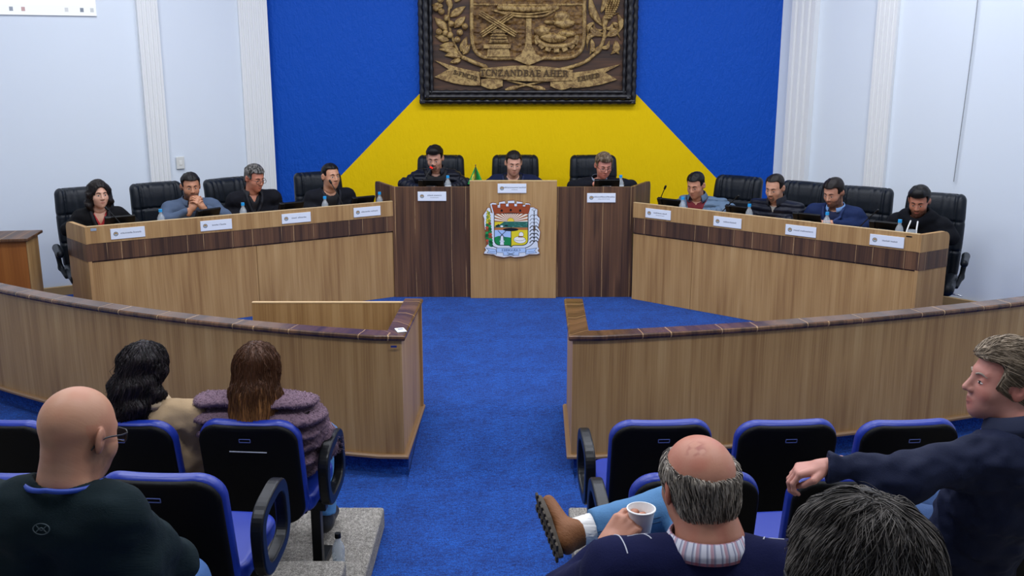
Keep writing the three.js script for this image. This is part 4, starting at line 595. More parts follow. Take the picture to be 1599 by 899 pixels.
function headColor(o) {
  const s = lin(o.skin || 0xc08a6a), lip = mixc(s, lin(0x9a4038), 0.5), red = mixc(s, lin(0xb04a38), o.red || 0.12), hc = lin(o.beardColor || o.hair?.color || 0x1a1410), bd = o.beard || '';
  return (px, y, z) => {
    const x = Math.abs(px), n = vnoise3(px * 90, y * 90, z * 90); let c = mixc(s, red, sstep(0.35, 0.75, vnoise3(px * 26 + 5, y * 26, z * 26)) * 0.7);
    if (x > 0.072 && y > -0.04 && y < 0.04) c = mixc(c, red, 0.9);
    const l = Math.max(1 - Math.hypot(x / 0.023, (y + 0.065) / 0.011), 0); if (z > 0.07 && l > 0) c = mixc(c, lip, sstep(0, 0.25, l));
    if (bd) { const yT = -0.045 * sstep(0, 0.055, z) + (n - 0.5) * 0.012; let m = 0;
      if (bd === 'full' || bd === 'stubble') { m = sstep(yT + 0.006, yT - 0.012, y) * sstep(-0.03, -0.012, z) * sstep(-0.165, -0.125, y); }
      if (bd === 'goatee' || bd === 'full' || bd === 'stubble') m = Math.max(m, sstep(0.036, 0.028, Math.hypot(x, (y + 0.072) * 0.85)) * (z > 0.03 ? 1 : 0) * sstep(-0.041, -0.047, y));
      if (z > 0.07 && l > 0.12) m *= 0.1; c = mixc(c, hc, m * (bd === 'stubble' ? 0.5 : 0.92) * (0.75 + 0.5 * (n - 0.5))); }
    if (o.scalp) { const k = sstep(o.scalp.y, o.scalp.y - 0.03, y - 0.35 * Math.min(0, z)) * sstep(0.045, 0.02, z) * sstep(-0.095, -0.075, y); c = mixc(c, lin(o.scalp.color), k * o.scalp.k); }
    if (o.blotch) { const b = Math.hypot(px - 0.028, y - 0.1, z + 0.05); c = mixc(c, lin(0x96483a), sstep(0.035, 0.015, b + 0.02 * (n - 0.5)) * sstep(0.35, 0.6, n) * 0.8); }
    return c;
  };
}
function hairSDF(h, W) {
  const T = (h.top || 0.014) * (h.type === 'short' ? 0.75 : 1), S = h.side || 0.006, low = h.low ?? 0, rec = h.recede || 0, k = h.wave || 0.004, fq = h.freq || 60;
  const skull = (x, y, z, t) => ell(x, y, z, 0, 0.035, -0.012, 0.077 * W + t, 0.088 + t, 0.098 + t);
  return (x, y, z) => {
    const t = S + (T - S) * sstep(0.03, 0.09, y); let d = skull(x, y, z, t);
    d += k * (vnoise3(x * fq, y * fq * 0.5, z * fq * 0.5) - 0.5) * 2;
    if (h.type === 'short') {
      d = smin(d, ell(x, y, z, 0, -0.03, -0.055, 0.06 * W + S, 0.06, 0.045 + S), 0.03);
      const face = rbox(x, y + 0.05 - rec - 0.09 * x * x * 10, z - 0.135 + 0.25 * (y - 0.02), 0.1, 0.125, 0.095, 0.035); d = smax(d, -face, 0.006);
      const lw = -(y - 0.62 * z + 0.012 - low) / 1.17; d = smax(d, lw, 0.004);
      d = Math.max(d, -(sph(Math.abs(x), y, z, 0.09, -0.004, 0.004, 0.024)));
      if (h.quiff) d = smin(d, ell(x, y, z, 0, 0.105, 0.06, 0.052, 0.02 + h.quiff, 0.03), 0.03);
    } else if (h.type === 'ring') {
      d = smin(d, ell(x, y, z, 0, -0.03, -0.055, 0.06 * W + S, 0.06, 0.045 + S), 0.03);
      d = smax(d, (y - 0.055 - 0.25 * z - 0.02 * vnoise3(x * 40, y * 40, z * 40)) / 1.03, 0.01); d = smax(d, -ell(x, y, z, 0, -0.02, 0.115, 0.08, 0.14, 0.095), 0.006); d = smax(d, -(y - 0.5 * z + 0.04) / 1.12, 0.004);
      d = Math.max(d, -(sph(Math.abs(x), y, z, 0.09, -0.004, 0.004, 0.024)));
    } else if (h.type === 'bob' || h.type === 'long') {
      const ax = Math.abs(x), wv = h.type === 'bob' ? 0.012 : (h.wavy ? 0.014 : 0.004), q = wv * Math.sin(y * 55 + x * 22 + z * 10);
      for (const [a, b, ra, rb] of h.locks) d = smin(d, cone(ax + q, y, z + q * 0.6, a, b, ra, rb), 0.03);
      if (h.back) for (const [a, b, ra, rb] of h.back) d = smin(d, cone(x + q, y, z + q * 0.5, a, b, ra, rb), 0.035);
      d += k * (vnoise3((x + q) * fq * 2.4, y * 5, z * fq * 2.4) - 0.5) * 2.4;
      const face = ell(x, y, z, 0, h.faceY ?? -0.035, 0.115, 0.068 * W, 0.112, 0.1); d = smax(d, -face, 0.012); if (h.neckcut) d = smax(d, -cone(x, y, z, [0, -0.04, 0.06], [0, -0.26, 0.06], 0.05, 0.06), 0.02);
    }
    return d;
  };
}
// fine strands that follow a surface
function strands(sdf, g, n, len, r, flow, colFn, off = 0.001, steps = 7, lift = 0) {
  const P = g.attributes.position, pos = [], col = [], idx = [], nor = [], e = 0.002; const grad = (x, y, z) => { const v = V(sdf(x + e, y, z) - sdf(x - e, y, z), sdf(x, y + e, z) - sdf(x, y - e, z), sdf(x, y, z + e) - sdf(x, y, z - e)); return v.lengthSq() > 0 ? v.normalize() : v.set(0, 1, 0); };
  for (let i = 0; i < n; i++) {
    const k = Math.floor(rnd() * P.count), p = V(P.getX(k), P.getY(k), P.getZ(k)), c = colFn(p.x, p.y, p.z, rnd()), L = len * rr(0.6, 1.2), rad = r * rr(0.7, 1.3), w = rr(-0.25, 0.25); const b0 = pos.length / 3; let m = 0;
    for (let s = 0; s <= steps; s++) {
      const nn = grad(p.x, p.y, p.z), f = flow(p.x, p.y, p.z, w).clone(); f.addScaledVector(nn, -f.dot(nn)); if (f.lengthSq() < 1e-8) break; f.normalize(); const dd = sdf(p.x, p.y, p.z) - off - lift * s / steps; p.addScaledVector(nn, -dd);
      const sd = V().crossVectors(f, nn).normalize(), q = rad * (s === steps ? 0.15 : 1);
      for (const [a, b] of [[-1, -0.6], [1, -0.6], [0, 0.9]]) { pos.push(p.x + sd.x * a * q + nn.x * b * q, p.y + sd.y * a * q + nn.y * b * q, p.z + sd.z * a * q + nn.z * b * q); nor.push(sd.x * a + nn.x * b, sd.y * a + nn.y * b, sd.z * a + nn.z * b); col.push(...c); }
      if (m) for (let j = 0; j < 3; j++) { const j2 = (j + 1) % 3, A = b0 + (m - 1) * 3 + j, B = b0 + (m - 1) * 3 + j2, C = b0 + m * 3 + j, D = b0 + m * 3 + j2; idx.push(A, C, B, B, C, D); } m++;
      p.addScaledVector(f, L / steps);
    }
  }
  const G = new THREE.BufferGeometry(); G.setAttribute('position', new THREE.Float32BufferAttribute(pos, 3)); G.setAttribute('normal', new THREE.Float32BufferAttribute(nor, 3)); G.setAttribute('color', new THREE.Float32BufferAttribute(col, 3)); G.setAttribute('uv', new THREE.Float32BufferAttribute(new Float32Array(pos.length / 3 * 2), 2)); G.setIndex(idx); return G;
}
function handGeo(curl, side, spread, color, cell, thumbIn) {       // wrist at origin, fingers along +z, back of the hand +y, thumb on +x * side
  const bones = [[[0, 0, -0.05], [0, 0, 0.02], 0.026, 0.027]]; const X = v => v * side;
  [[-0.03, 0.078, [0.032, 0.02, 0.018]], [-0.01, 0.087, [0.04, 0.025, 0.02]], [0.011, 0.09, [0.043, 0.028, 0.021]], [0.032, 0.086, [0.038, 0.024, 0.02]]].forEach(([x, z, ls], i) => {
    bones.push([[X(x * 0.6), 0, 0.01], [X(x), 0.003, z], 0.016, 0.0125]); let p = [X(x), 0.003, z], a = curl * 0.55; const dirx = X(x) * spread * 6; ls.forEach((l, j) => { a += curl * (j === 0 ? 0.25 : 0.8); const q = [p[0] + dirx * l * 0.3, p[1] - Math.sin(a) * l, p[2] + Math.cos(a) * l]; bones.push([p, q, 0.0098 - j * 0.001, 0.0088 - j * 0.001]); p = q; });
  });
  const t0 = [X(0.024), -0.006, 0.018], t1 = [X(0.05), -0.016, 0.05], t2 = [X(0.05 - 0.02 * thumbIn), -0.026 - 0.008 * thumbIn, 0.08], t3 = [X(0.045 - 0.035 * thumbIn), -0.034 - 0.01 * thumbIn, 0.1]; bones.push([t0, t1, 0.017, 0.0125], [t1, t2, 0.0115, 0.0105], [t2, t3, 0.0102, 0.0085]);
  return meshSDF((x, y, z) => { let d = 1; for (let i = 0; i < bones.length; i++) { const b = bones[i], v = cone(x, y, z, b[0], b[1], b[2], b[3]); d = i === 0 ? v : smin(d, v, (i - 1) % 4 === 0 && i < 17 ? 0.012 : 0.004); } return d; }, [-0.085, -0.13, -0.08], [0.085, 0.05, 0.2], cell, () => color);
}
function basis(dir, up) { const z = V(...dir).normalize(), x = V().crossVectors(V(...up), z).normalize(), y = V().crossVectors(z, x); return new THREE.Matrix4().makeBasis(x, y, z); }
function person(o) {
  const near = o.near || 0, t = thing('person', o.label, 'person', o.pos, o.yaw, o.group);
  const inv = new THREE.Matrix4().makeRotationY(-o.yaw); const loc = p => { const v = V(p[0] - o.pos[0], p[1] - o.pos[1], p[2] - o.pos[2]).applyMatrix4(inv); return [v.x, v.y, v.z]; };
  const hs = o.hs || 0.96, hl = loc(o.head); const HM = new THREE.Matrix4().compose(V(...hl), new THREE.Quaternion().setFromEuler(new THREE.Euler(o.hp || 0, o.hy - o.yaw, o.hr || 0, 'YXZ')), V(hs, hs, hs));
  const N = o.neck ? loc(o.neck) : (() => { const f = o.hy - o.yaw; return [hl[0] - Math.sin(f) * (0.035 + 0.06 * (o.hp || 0)), hl[1] - 0.128 + 0.02 * (o.hp || 0), hl[2] - Math.cos(f) * (0.035 + 0.06 * (o.hp || 0))]; })();
  const nl = V(...N).applyMatrix4(HM.clone().invert()); const skin = lin(o.skin || 0xc08a6a);
  const hip = o.hip || 0.52, w = (o.sh || 0.185) * (o.near ? 1 : 0.93), dr = o.drop || 0, fat = o.girth || 0;
  const S = { L: o.shL || [w, N[1] - 0.078 - dr, N[2] - 0.015], R: o.shR || [-w, N[1] - 0.078 - dr, N[2] - 0.015] };       // L is local +x
  const arms = { L: o.armL || { e: [w + 0.06, N[1] - 0.33, N[2] + 0.06], w: [0.1, N[1] - 0.36, N[2] + 0.28] }, R: o.armR || { e: [-w - 0.06, N[1] - 0.33, N[2] + 0.06], w: [-0.1, N[1] - 0.36, N[2] + 0.28] } };
  const torso = (q) => { const b = []; for (const s of [1, -1]) { b.push([[s * 0.08, hip, 0], [s * 0.085 + N[0] * 0.6, N[1] - 0.24, N[2] * 0.75 + 0.0], 0.13 + fat + q, 0.118 + fat * 0.6 + q]); b.push([[s * 0.085 + N[0] * 0.6, N[1] - 0.24, N[2] * 0.75], [s * 0.07 + N[0], N[1] - 0.1, N[2] - 0.015], 0.118 + fat * 0.6 + q, 0.085 + q]); } b.push([[N[0], N[1] - 0.09, N[2] - 0.015], S.L, 0.082 + q, 0.068 + q], [[N[0], N[1] - 0.09, N[2] - 0.015], S.R, 0.082 + q, 0.068 + q], [[N[0], N[1] - 0.03, N[2] - 0.01], [(S.L[0] + N[0]) * 0.6, S.L[1] + 0.03, S.L[2]], 0.058 + q, 0.045 + q], [[N[0], N[1] - 0.03, N[2] - 0.01], [(S.R[0] + N[0]) * 0.6, S.R[1] + 0.03, S.R[2]], 0.058 + q, 0.045 + q]); return b; };
  const armB = (q) => { const b = []; for (const k of ['L', 'R']) { b.push([S[k], arms[k].e, 0.066 + q, 0.053 + q]); b.push([arms[k].e, arms[k].w, 0.053 + q, 0.036 + q]); } return b; };
  const bounds = (B, m) => { const lo = [9, 9, 9], hi = [-9, -9, -9]; for (const b of B) for (const [p, r] of [[b[0], b[2]], [b[1], b[3]]]) for (let i = 0; i < 3; i++) { lo[i] = Math.min(lo[i], p[i] - r - m); hi[i] = Math.max(hi[i], p[i] + r + m); } return [lo, hi]; };
  const bsdf = (B, k) => (x, y, z) => { let d = 9; for (const b of B) { const v = cone(x, y, z, b[0], b[1], b[2], b[3]); d = d > 8 ? v : smin(d, v, k); } return d; };
  // body: head, neck, trunk, arms and hands
  const geos = []; const hSDF = headSDF(o, [nl.x, nl.y, nl.z]); const hc = near ? 0.0034 : 0.0048;
  const hg = meshSDF(hSDF, [-0.13, Math.min(-0.14, nl.y - 0.07), Math.min(-0.13, nl.z - 0.075)], [0.13, 0.14, Math.max(0.135, nl.z + 0.075)], hc, headColor(o)); hg.applyMatrix4(HM); geos.push(hg);
  const SB = [...torso(-0.028), ...armB(-0.014)]; { const [lo, hi] = bounds(SB, 0.03); geos.push(meshSDF(bsdf(SB, 0.05), lo, hi, 0.014, () => skin)); }
  for (const k of ['L', 'R']) { const a = arms[k]; if (a.nohand) continue; const dir = a.dir || [a.w[0] - a.e[0], a.w[1] - a.e[1], a.w[2] - a.e[2]]; const g = handGeo(a.curl ?? 0.55, a.side ?? (k === 'L' ? -1 : 1), a.spread ?? 0.06, skin, near ? 0.003 : 0.0042, a.thumb ?? 0.4); const m = basis(dir, a.up || [0, 1, 0]); m.setPosition(...a.w); g.applyMatrix4(m); geos.push(g); }
  part('body', merge(geos), mSkin, t);
  // eyes and brows
  for (const s of [-1, 1]) { const op = o.eye ?? 0.0052; const g = new THREE.SphereGeometry(1, 14, 10); g.scale(0.0125, op, 0.006); g.rotateY(s * 0.25); g.translate(s * 0.031, -0.001 - (o.eyeDown || 0), 0.0815); g.applyMatrix4(HM); const ey = part('eye', g, mEye, t); const i = new THREE.SphereGeometry(1, 10, 8); i.scale(0.0052, Math.min(0.0052, op), 0.004); i.translate(s * 0.031 + (o.gaze || 0), -0.001 - (o.eyeDown || 0), 0.0855); i.applyMatrix4(HM); part('iris', i, mIris, ey);
    const lash = capTube([[s * 0.018, 0.0, 0.0835], [s * 0.031, op + 0.001 - (o.eyeDown || 0), 0.0865], [s * 0.044, 0.0, 0.077]], 0.0017, 8, 5); lash.applyMatrix4(HM); part('eyelid', lash, mIris, ey);
    if (o.brow !== 0) { const b = capTube([[s * 0.014, 0.022, 0.0925], [s * 0.03, 0.028, 0.0885], [s * 0.046, 0.021, 0.074]], o.brow || 0.0036, 10, 6); b.applyMatrix4(HM); part('eyebrow', b, std(o.browColor || o.hair?.color || 0x1a1410, 0.8), t); } }
  if (o.glasses) { const gs = []; for (const s of [-1, 1]) { const sh = rrect(0.05, 0.034, 0.012), hole = rrect(0.045, 0.029, 0.01); sh.holes.push(hole); const g = extr(sh, 0.003); g.rotateY(s * 0.18); g.translate(s * 0.034, -0.004, 0.104); gs.push(g); gs.push(capTube([[s * 0.058, 0.004, 0.1], [s * 0.078, 0.006, 0.06], [s * 0.086, 0.006, 0.0], [s * 0.084, -0.004, -0.022], [s * 0.08, -0.02, -0.034]], 0.0022, 16, 6)); } gs.push(capTube([[-0.011, 0.002, 0.108], [0, 0.005, 0.112], [0.011, 0.002, 0.108]], 0.0018, 8, 6)); const g = merge(gs); g.applyMatrix4(HM); const f = part('glasses', g, std(o.glasses, 0.35), t);
    for (const s of [-1, 1]) { const l = new THREE.ShapeGeometry(rrect(0.045, 0.029, 0.01)); l.rotateY(s * 0.18); l.translate(s * 0.034, -0.004, 0.1055); l.applyMatrix4(HM); part('lens', l, new THREE.MeshPhysicalMaterial({ color: 0xffffff, transmission: 1, thickness: 0, roughness: 0.02, ior: 1.2 }), f); } }
  // hair
  if (o.hair) { const h = o.hair, hd = hairSDF(h, o.w || 1), c0 = lin(h.color), c1 = lin(h.color2 || h.color), y0 = h.yTip; const cf = (x, y, z, r) => { let k = h.color2 && y0 === undefined ? sstep(0.3, 0.75, r ?? vnoise3(x * 120, y * 14, z * 120)) : 0; if (y0 !== undefined) k = sstep(-0.02, y0, y + 0.05 * (vnoise3(x * 60, y * 6, z * 60) - 0.5)); const c = mixc(c0, c1, k), v = 0.75 + 0.5 * (r ?? vnoise3(x * 200, y * 20, z * 200)); return [c[0] * v, c[1] * v, c[2] * v]; };
    const g = meshSDF(hd, h.lo || [-0.13, -0.13, -0.15], h.hi || [0.13, 0.17, 0.14], near ? (h.cell || 0.0035) : 0.0046, cf); const list = [g];
    if (h.strands) list.push(strands(hd, g, h.strands, h.len || 0.05, h.r || 0.0009, h.flow || ((x, y, z, w) => y > 0.06 ? V(x * 6 + w, -0.6, (z + 0.05) * 8) : V(w * 0.6, -1, -0.35 - z * 2)), cf, 0.0012, h.steps || 6, h.lift || 0.003));
    const m = merge(list.map(q => q.index ? q : q)); m.applyMatrix4(HM); part('hair', m, h.mat || mHair, t); }
  // top garment
  const T = o.top, q = T.loose || 0; let B = [...torso(q), ...armB(q)]; const ridge = T.ridge || 0, per = T.period || 0.05, fold = T.fold ?? 0.006;
  if (T.hood) { const f = o.hy - o.yaw; B.push([[N[0] + 0.1, N[1] + 0.0, N[2] + 0.02], [N[0], N[1] + 0.035, N[2] - 0.09], 0.042, 0.05], [[N[0] - 0.1, N[1] + 0.0, N[2] + 0.02], [N[0], N[1] + 0.035, N[2] - 0.09], 0.042, 0.05], [[N[0] + 0.1, N[1] + 0.0, N[2] + 0.02], [N[0] + 0.02, N[1] - 0.06, N[2] + 0.1], 0.04, 0.03], [[N[0] - 0.1, N[1] + 0.0, N[2] + 0.02], [N[0] - 0.02, N[1] - 0.06, N[2] + 0.1], 0.04, 0.03]); }
  const cuffs = ['L', 'R'].map(k => { const a = arms[k], d = V(a.w[0] - a.e[0], a.w[1] - a.e[1], a.w[2] - a.e[2]).normalize(); return [a.w, d]; });
  const neckTop = [N[0] + (hl[0] - N[0]) * 0.6, N[1] + 0.12, N[2] + (hl[2] - N[2]) * 0.6], V0 = T.vneck, nr = T.neckR || 0.068;
  const tops = (x, y, z) => {
    let d = 9, rg = 0; for (let i = 0; i < B.length; i++) { const b = B[i], v = cone(x, y, z, b[0], b[1], b[2], b[3]); if (ridge && v < d) { const L = Math.hypot(b[1][0] - b[0][0], b[1][1] - b[0][1], b[1][2] - b[0][2]); rg = (i >= 8 && i < 12) ? coneT * L + (i % 2 ? 0.02 : 0) : y; } d = d > 8 ? v : smin(d, v, 0.045); }
    if (ridge) d -= ridge * (Math.abs(Math.sin(Math.PI * (rg + 0.012 * vnoise3(x * 8, y * 8, z * 8)) / per)) - 0.5);
    if (fold && d < 0.05) { d += fold * 2 * (vnoise3(x * 11 + 3, y * 15, z * 11) - 0.5) + fold * (vnoise3(x * 27, y * 34 + 9, z * 27) - 0.5); if (T.fur) d += 0.008 * (vnoise3(x * 70, y * 70, z * 70) - 0.5) + 0.006 * (vnoise3(x * 140, y * 140, z * 140) - 0.5); }
    d = smax(d, -cone(x, y, z, [N[0], N[1] - 0.012 - (T.scoop || 0), N[2] + 0.012], neckTop, nr, nr + 0.012), 0.008);
    if (V0) { const yb = N[1] - V0.depth, wv = Math.max(Math.abs(x - N[0]) - (0.004 + Math.max(0, y - yb) * V0.slope), yb - y, N[2] - 0.02 - z); d = Math.max(d, -wv * 0.8); }
    for (const [p, n] of cuffs) { const s = (x - p[0]) * n.x + (y - p[1]) * n.y + (z - p[2]) * n.z; if (s > -0.1 && Math.hypot(x - p[0], y - p[1], z - p[2]) < 0.13) d = Math.max(d, s + 0.005); }
    if (T.hem !== undefined) d = Math.max(d, T.hem - y);
    return d;
  };
  { const [lo, hi] = bounds(B, 0.03); if (T.hem === undefined) lo[1] = Math.max(lo[1], hip - 0.14); const g = meshSDF(tops, lo, hi, near ? (T.cell || 0.0075) : 0.009, T.colorFn); const list = [g];
    if (T.fur) { const base = lin(T.color), tip = lin(T.tip); list[0].setAttribute('color', new THREE.BufferAttribute(new Float32Array(g.attributes.position.count * 3).map((_, i) => base[i % 3]), 3)); list.push(strands(tops, g, 26000, 0.009, 0.001, (x, y, z, w) => V(w, -1, w), (x, y, z, r) => mixc(base, tip, r), 0.0012, 2, 0.0045)); }
    part(T.name || 'jacket', merge(list), T.mat || new THREE.MeshPhysicalMaterial({ color: T.fur || T.colorFn ? 0xffffff : T.color, vertexColors: !!(T.fur || T.colorFn), roughness: T.rough ?? 0.85, specularIntensity: 0.35, bumpMap: texRough, bumpScale: 0.0006, sheen: T.sheen || 0, sheenRoughness: 0.6, sheenColor: new THREE.Color(T.color) }), t); }
  if (T.lapel) for (const s of [-1, 1]) { const pts = [], yb = N[1] - V0.depth; for (let i = 0; i <= 9; i++) { const y = yb + 0.01 + (V0.depth - 0.02) * i / 9, x = N[0] + s * (0.016 + (y - yb) * V0.slope + 0.012 * Math.sin(Math.PI * i / 9)); let z = 0.6; while (tops(x, y, z) > 0 && z > -0.2) z -= 0.003; if (z > N[2] - 0.06) pts.push([x, y, z + 0.002]); } if (pts.length > 2) { const g = tube(pts, 0.012, 24, 8); part('lapel', g, std(T.lapel, 0.85), t); } }
  if (o.inner) { const IB = torso(-0.012); const [lo, hi] = bounds(IB, 0.02); const yb = N[1] - (o.inner.depth || 0), isdf = bsdf(IB, 0.045); part('shirt', meshSDF((x, y, z) => { let d = isdf(x, y, z); d = smax(d, -cone(x, y, z, [N[0], N[1] - 0.0 - (o.inner.scoop || 0), N[2] + 0.01], neckTop, 0.066, 0.076), 0.006); if (o.inner.depth) d = Math.max(d, -0.8 * Math.max(Math.abs(x - N[0]) - (0.004 + Math.max(0, y - yb) * 0.45), yb - y, N[2] - 0.02 - z)); return d; }, lo, hi, near ? 0.008 : 0.009), std(o.inner.color, 0.8), t); }
  if (o.collar) { const C = o.collar, r0 = C.r || 0.07, hgt = C.h || 0.045, th = 0.007, pts = [[r0, 0], [r0 + C.flare * 0.4, hgt * 0.6], [r0 + C.flare * 0.2, hgt], [r0 + C.flare * 0.2 + th * 0.7, hgt], [r0 + C.flare + th, hgt * 0.3], [r0 + C.flare * 1.1 + th, -0.012], [r0 - 0.004, -0.012], [r0, 0]].map(p => new THREE.Vector2(...p)); const gap = C.gap || 0.7; const g = new THREE.LatheGeometry(pts, 32, gap / 2, Math.PI * 2 - gap); g.scale(1, 1, 1.05); if (C.map) { } g.rotateX(C.tilt ?? 0.3); g.translate(N[0], N[1] - 0.018 + (C.dy || 0), N[2] + 0.0); part('collar', g, C.mat || std(C.color, 0.8, { side: THREE.DoubleSide }), t); }
  // trousers and shoes
  const kn = o.knees || { L: [0.12, hip + 0.02, 0.42], R: [-0.12, hip + 0.02, 0.42] }, an = o.ankles || { L: [0.12, 0.1, 0.44], R: [-0.12, 0.1, 0.44] };
  const PB = []; for (const k of ['L', 'R']) { const s = k === 'L' ? 1 : -1; PB.push([[s * 0.085, hip, -0.01], kn[k], 0.105, 0.072], [kn[k], an[k], 0.072, 0.056]); }
  const lc = ['L', 'R'].map(k => { const d = V(an[k][0] - kn[k][0], an[k][1] - kn[k][1], an[k][2] - kn[k][2]).normalize(); return [an[k], d]; });
  { const [lo, hi] = bounds(PB, 0.02), ps = bsdf(PB, 0.03); part('trousers', meshSDF((x, y, z) => { let d = ps(x, y, z); if (near) d += 0.008 * (vnoise3(x * 16, y * 16, z * 16) - 0.5) + 0.006 * (vnoise3(x * 38, y * 38, z * 38) - 0.5); for (const [p, n] of lc) { const s = (x - p[0]) * n.x + (y - p[1]) * n.y + (z - p[2]) * n.z; if (Math.hypot(x - p[0], y - p[1], z - p[2]) < 0.13) d = Math.max(d, s - 0.0); } return d; }, lo, hi, o.fineLegs ? 0.0075 : near ? 0.011 : 0.018), std(o.pants || 0x1a1d26, 0.9, { bumpMap: texRough, bumpScale: 0.0008 }), t); }
  if (!o.noshoes) for (const k of ['L', 'R']) { const a = an[k]; if (o.boot && o.boot.k === k) continue; part('shoe', meshSDF((x, y, z) => { let d = cone(x, y, z, [a[0], a[1] - 0.045, a[2] - 0.02], [a[0], a[1] - 0.06, a[2] + 0.16], 0.042, 0.036); d = smin(d, cone(x, y, z, [a[0], a[1] + 0.02, a[2]], [a[0], a[1] - 0.04, a[2]], 0.045, 0.042), 0.03); return Math.max(d, a[1] - 0.095 - y); }, [a[0] - 0.07, a[1] - 0.12, a[2] - 0.09], [a[0] + 0.07, a[1] + 0.09, a[2] + 0.22], 0.012), std(o.shoe || 0x17130f, 0.5), t); }
  t.userData.frame = undefined; delete t.userData.frame; o.N = N; o.HM = HM; o.loc = loc; o.tops = tops; return t;
}
const GD = 'councillors at the desks', black = 0x14110f;
function councillor(D, head, o) {      // hips sit behind the head, away from the desk
  const lean = o.lean ?? 0.2; const y0 = o.floor || 0; const F = o.fwd ?? [-D.n[0], -D.n[1]]; const p = [head[0] - F[0] * lean + (o.dx || 0), y0, head[2] - F[1] * lean];
  return person({ pos: p, yaw: o.yaw ?? Math.atan2(F[0], F[1]), head, group: GD, ...o });
}
const deskArms = (zz = 0.3, y = 0.84) => ({ armL: { e: [0.27, y + 0.02, 0.14], w: [0.1, y + 0.035, zz + 0.1], up: [0, 1, 0] }, armR: { e: [-0.27, y + 0.02, 0.14], w: [-0.1, y + 0.035, zz + 0.1], up: [0, 1, 0] } });
// left desk
councillor(deskL, [-3.585, 1.15, -8.56], { ...deskArms(), label: 'woman with shoulder-length dark hair and black jacket at the left desk', hy: 0.72, hp: 0.02, skin: 0xd2a288, w: 0.95, hs: 0.93, fat: 0.004, sh: 0.165, lean: 0.18, eye: 0.005,
  hair: { type: 'bob', color: 0x17110f, locks: [[[0.062, 0.06, -0.01], [0.082, -0.05, -0.01], 0.04, 0.042], [[0.082, -0.05, -0.01], [0.085, -0.15, -0.005], 0.042, 0.03]], back: [[[0, 0.03, -0.06], [0, -0.14, -0.07], 0.075, 0.06]], top: 0.018, side: 0.014, lo: [-0.16, -0.2, -0.17], hi: [0.16, 0.18, 0.14], faceY: -0.028, neckcut: true },
  top: { color: 0x0d0d10, lapel: 0x121216, rough: 0.9, vneck: { depth: 0.2, slope: 0.3 } }, inner: { color: 0xb02a30, depth: 0.13 }, collar: { color: 0x101013, flare: 0.02, gap: 1.6, h: 0.03 } });
councillor(deskL, [-2.915, 1.162, -8.97], { label: 'bearded man in a grey-blue shirt with clasped hands at his mouth', hy: 0.48, hp: 0.1, skin: 0xb98262, beard: 'full', w: 1.02, jaw: 1.08, sh: 0.21, girth: 0.015, eye: 0.004, lean: 0.2,
  hair: { type: 'short', color: 0x15110f, top: 0.022, side: 0.008 }, top: { name: 'shirt', color: 0x4a586e, rough: 0.8, fold: 0.009, vneck: { depth: 0.1, slope: 0.35 } }, collar: { color: 0x4e5c72, flare: 0.022, gap: 1.2, h: 0.045 },
  armL: { e: [0.27, 0.88, 0.3], w: [0.055, 0.985, 0.37], dir: [-0.5, 0.75, 0.1], up: [0.6, 0.3, 0.8], curl: 0.85 }, armR: { e: [-0.27, 0.88, 0.3], w: [-0.045, 0.985, 0.36], dir: [0.5, 0.75, 0.1], up: [-0.6, 0.3, 0.8], curl: 0.85 } });
councillor(deskL, [-2.41, 1.2, -9.28], { ...deskArms(0.34), label: 'grey-haired man with glasses and black blazer at the left desk', hy: 0.92, hp: 0.25, skin: 0xc58468, red: 0.4, glasses: 0x2a1c1a, w: 0.98, sh: 0.2, girth: 0.01, eye: 0.0035, lean: 0.24,
  hair: { type: 'short', color: 0x26241f, color2: 0x6e6a66, top: 0.026, side: 0.012, wave: 0.005 }, top: { color: 0x101118, lapel: 0x15171f, rough: 0.85, fold: 0.008, vneck: { depth: 0.22, slope: 0.28 } }, inner: { color: 0x15161c, depth: 0.1 }, collar: { color: 0x14151a, flare: 0.024, gap: 1.3, h: 0.045 } });
councillor(deskL, [-1.77, 1.168, -9.68], { ...deskArms(0.34), label: 'clean-shaven man in a black jacket and round-neck shirt beside the yellow wall', hy: 0.72, hp: -0.02, skin: 0xbf8b6c, w: 1.0, sh: 0.2, girth: 0.01, lean: 0.2,
  hair: { type: 'short', color: 0x0f0d0d, top: 0.018, side: 0.005, recede: 0.006 }, top: { color: 0x11131a, lapel: 0x161923, rough: 0.85, vneck: { depth: 0.3, slope: 0.24 } }, inner: { color: 0x0c0d12, scoop: 0.012 } });
// central desk (platform 0.14 m)
const cFwd = { fwd: [0, 1], floor: 0.14 };
councillor(deskC, [-0.775, 1.31, -10.0], { ...cFwd, label: 'bearded man in a black puffer jacket speaking into the microphone', yaw: 0.02, hy: -0.12, hp: 0.28, skin: 0xc0907a, beard: 'goatee', sh: 0.2, lean: 0.18, eye: 0.003, eyeDown: 0.004,
  armL: { e: [0.3, 0.9, 0.1], w: [0.13, 0.885, 0.36] }, armR: { e: [-0.33, 0.9, 0.14], w: [-0.13, 0.885, 0.38] }, hair: { type: 'short', color: 0x120f0e, top: 0.028, side: 0.007, quiff: 0.008 }, top: { color: 0x141722, rough: 0.42, ridge: 0.014, period: 0.055, fold: 0.004, vneck: { depth: 0.28, slope: 0.42 } }, inner: { color: 0x0b0c10, scoop: 0.012 }, collar: { color: 0x161a26, flare: 0.014, gap: 1.2, h: 0.05, dy: 0.01 } });
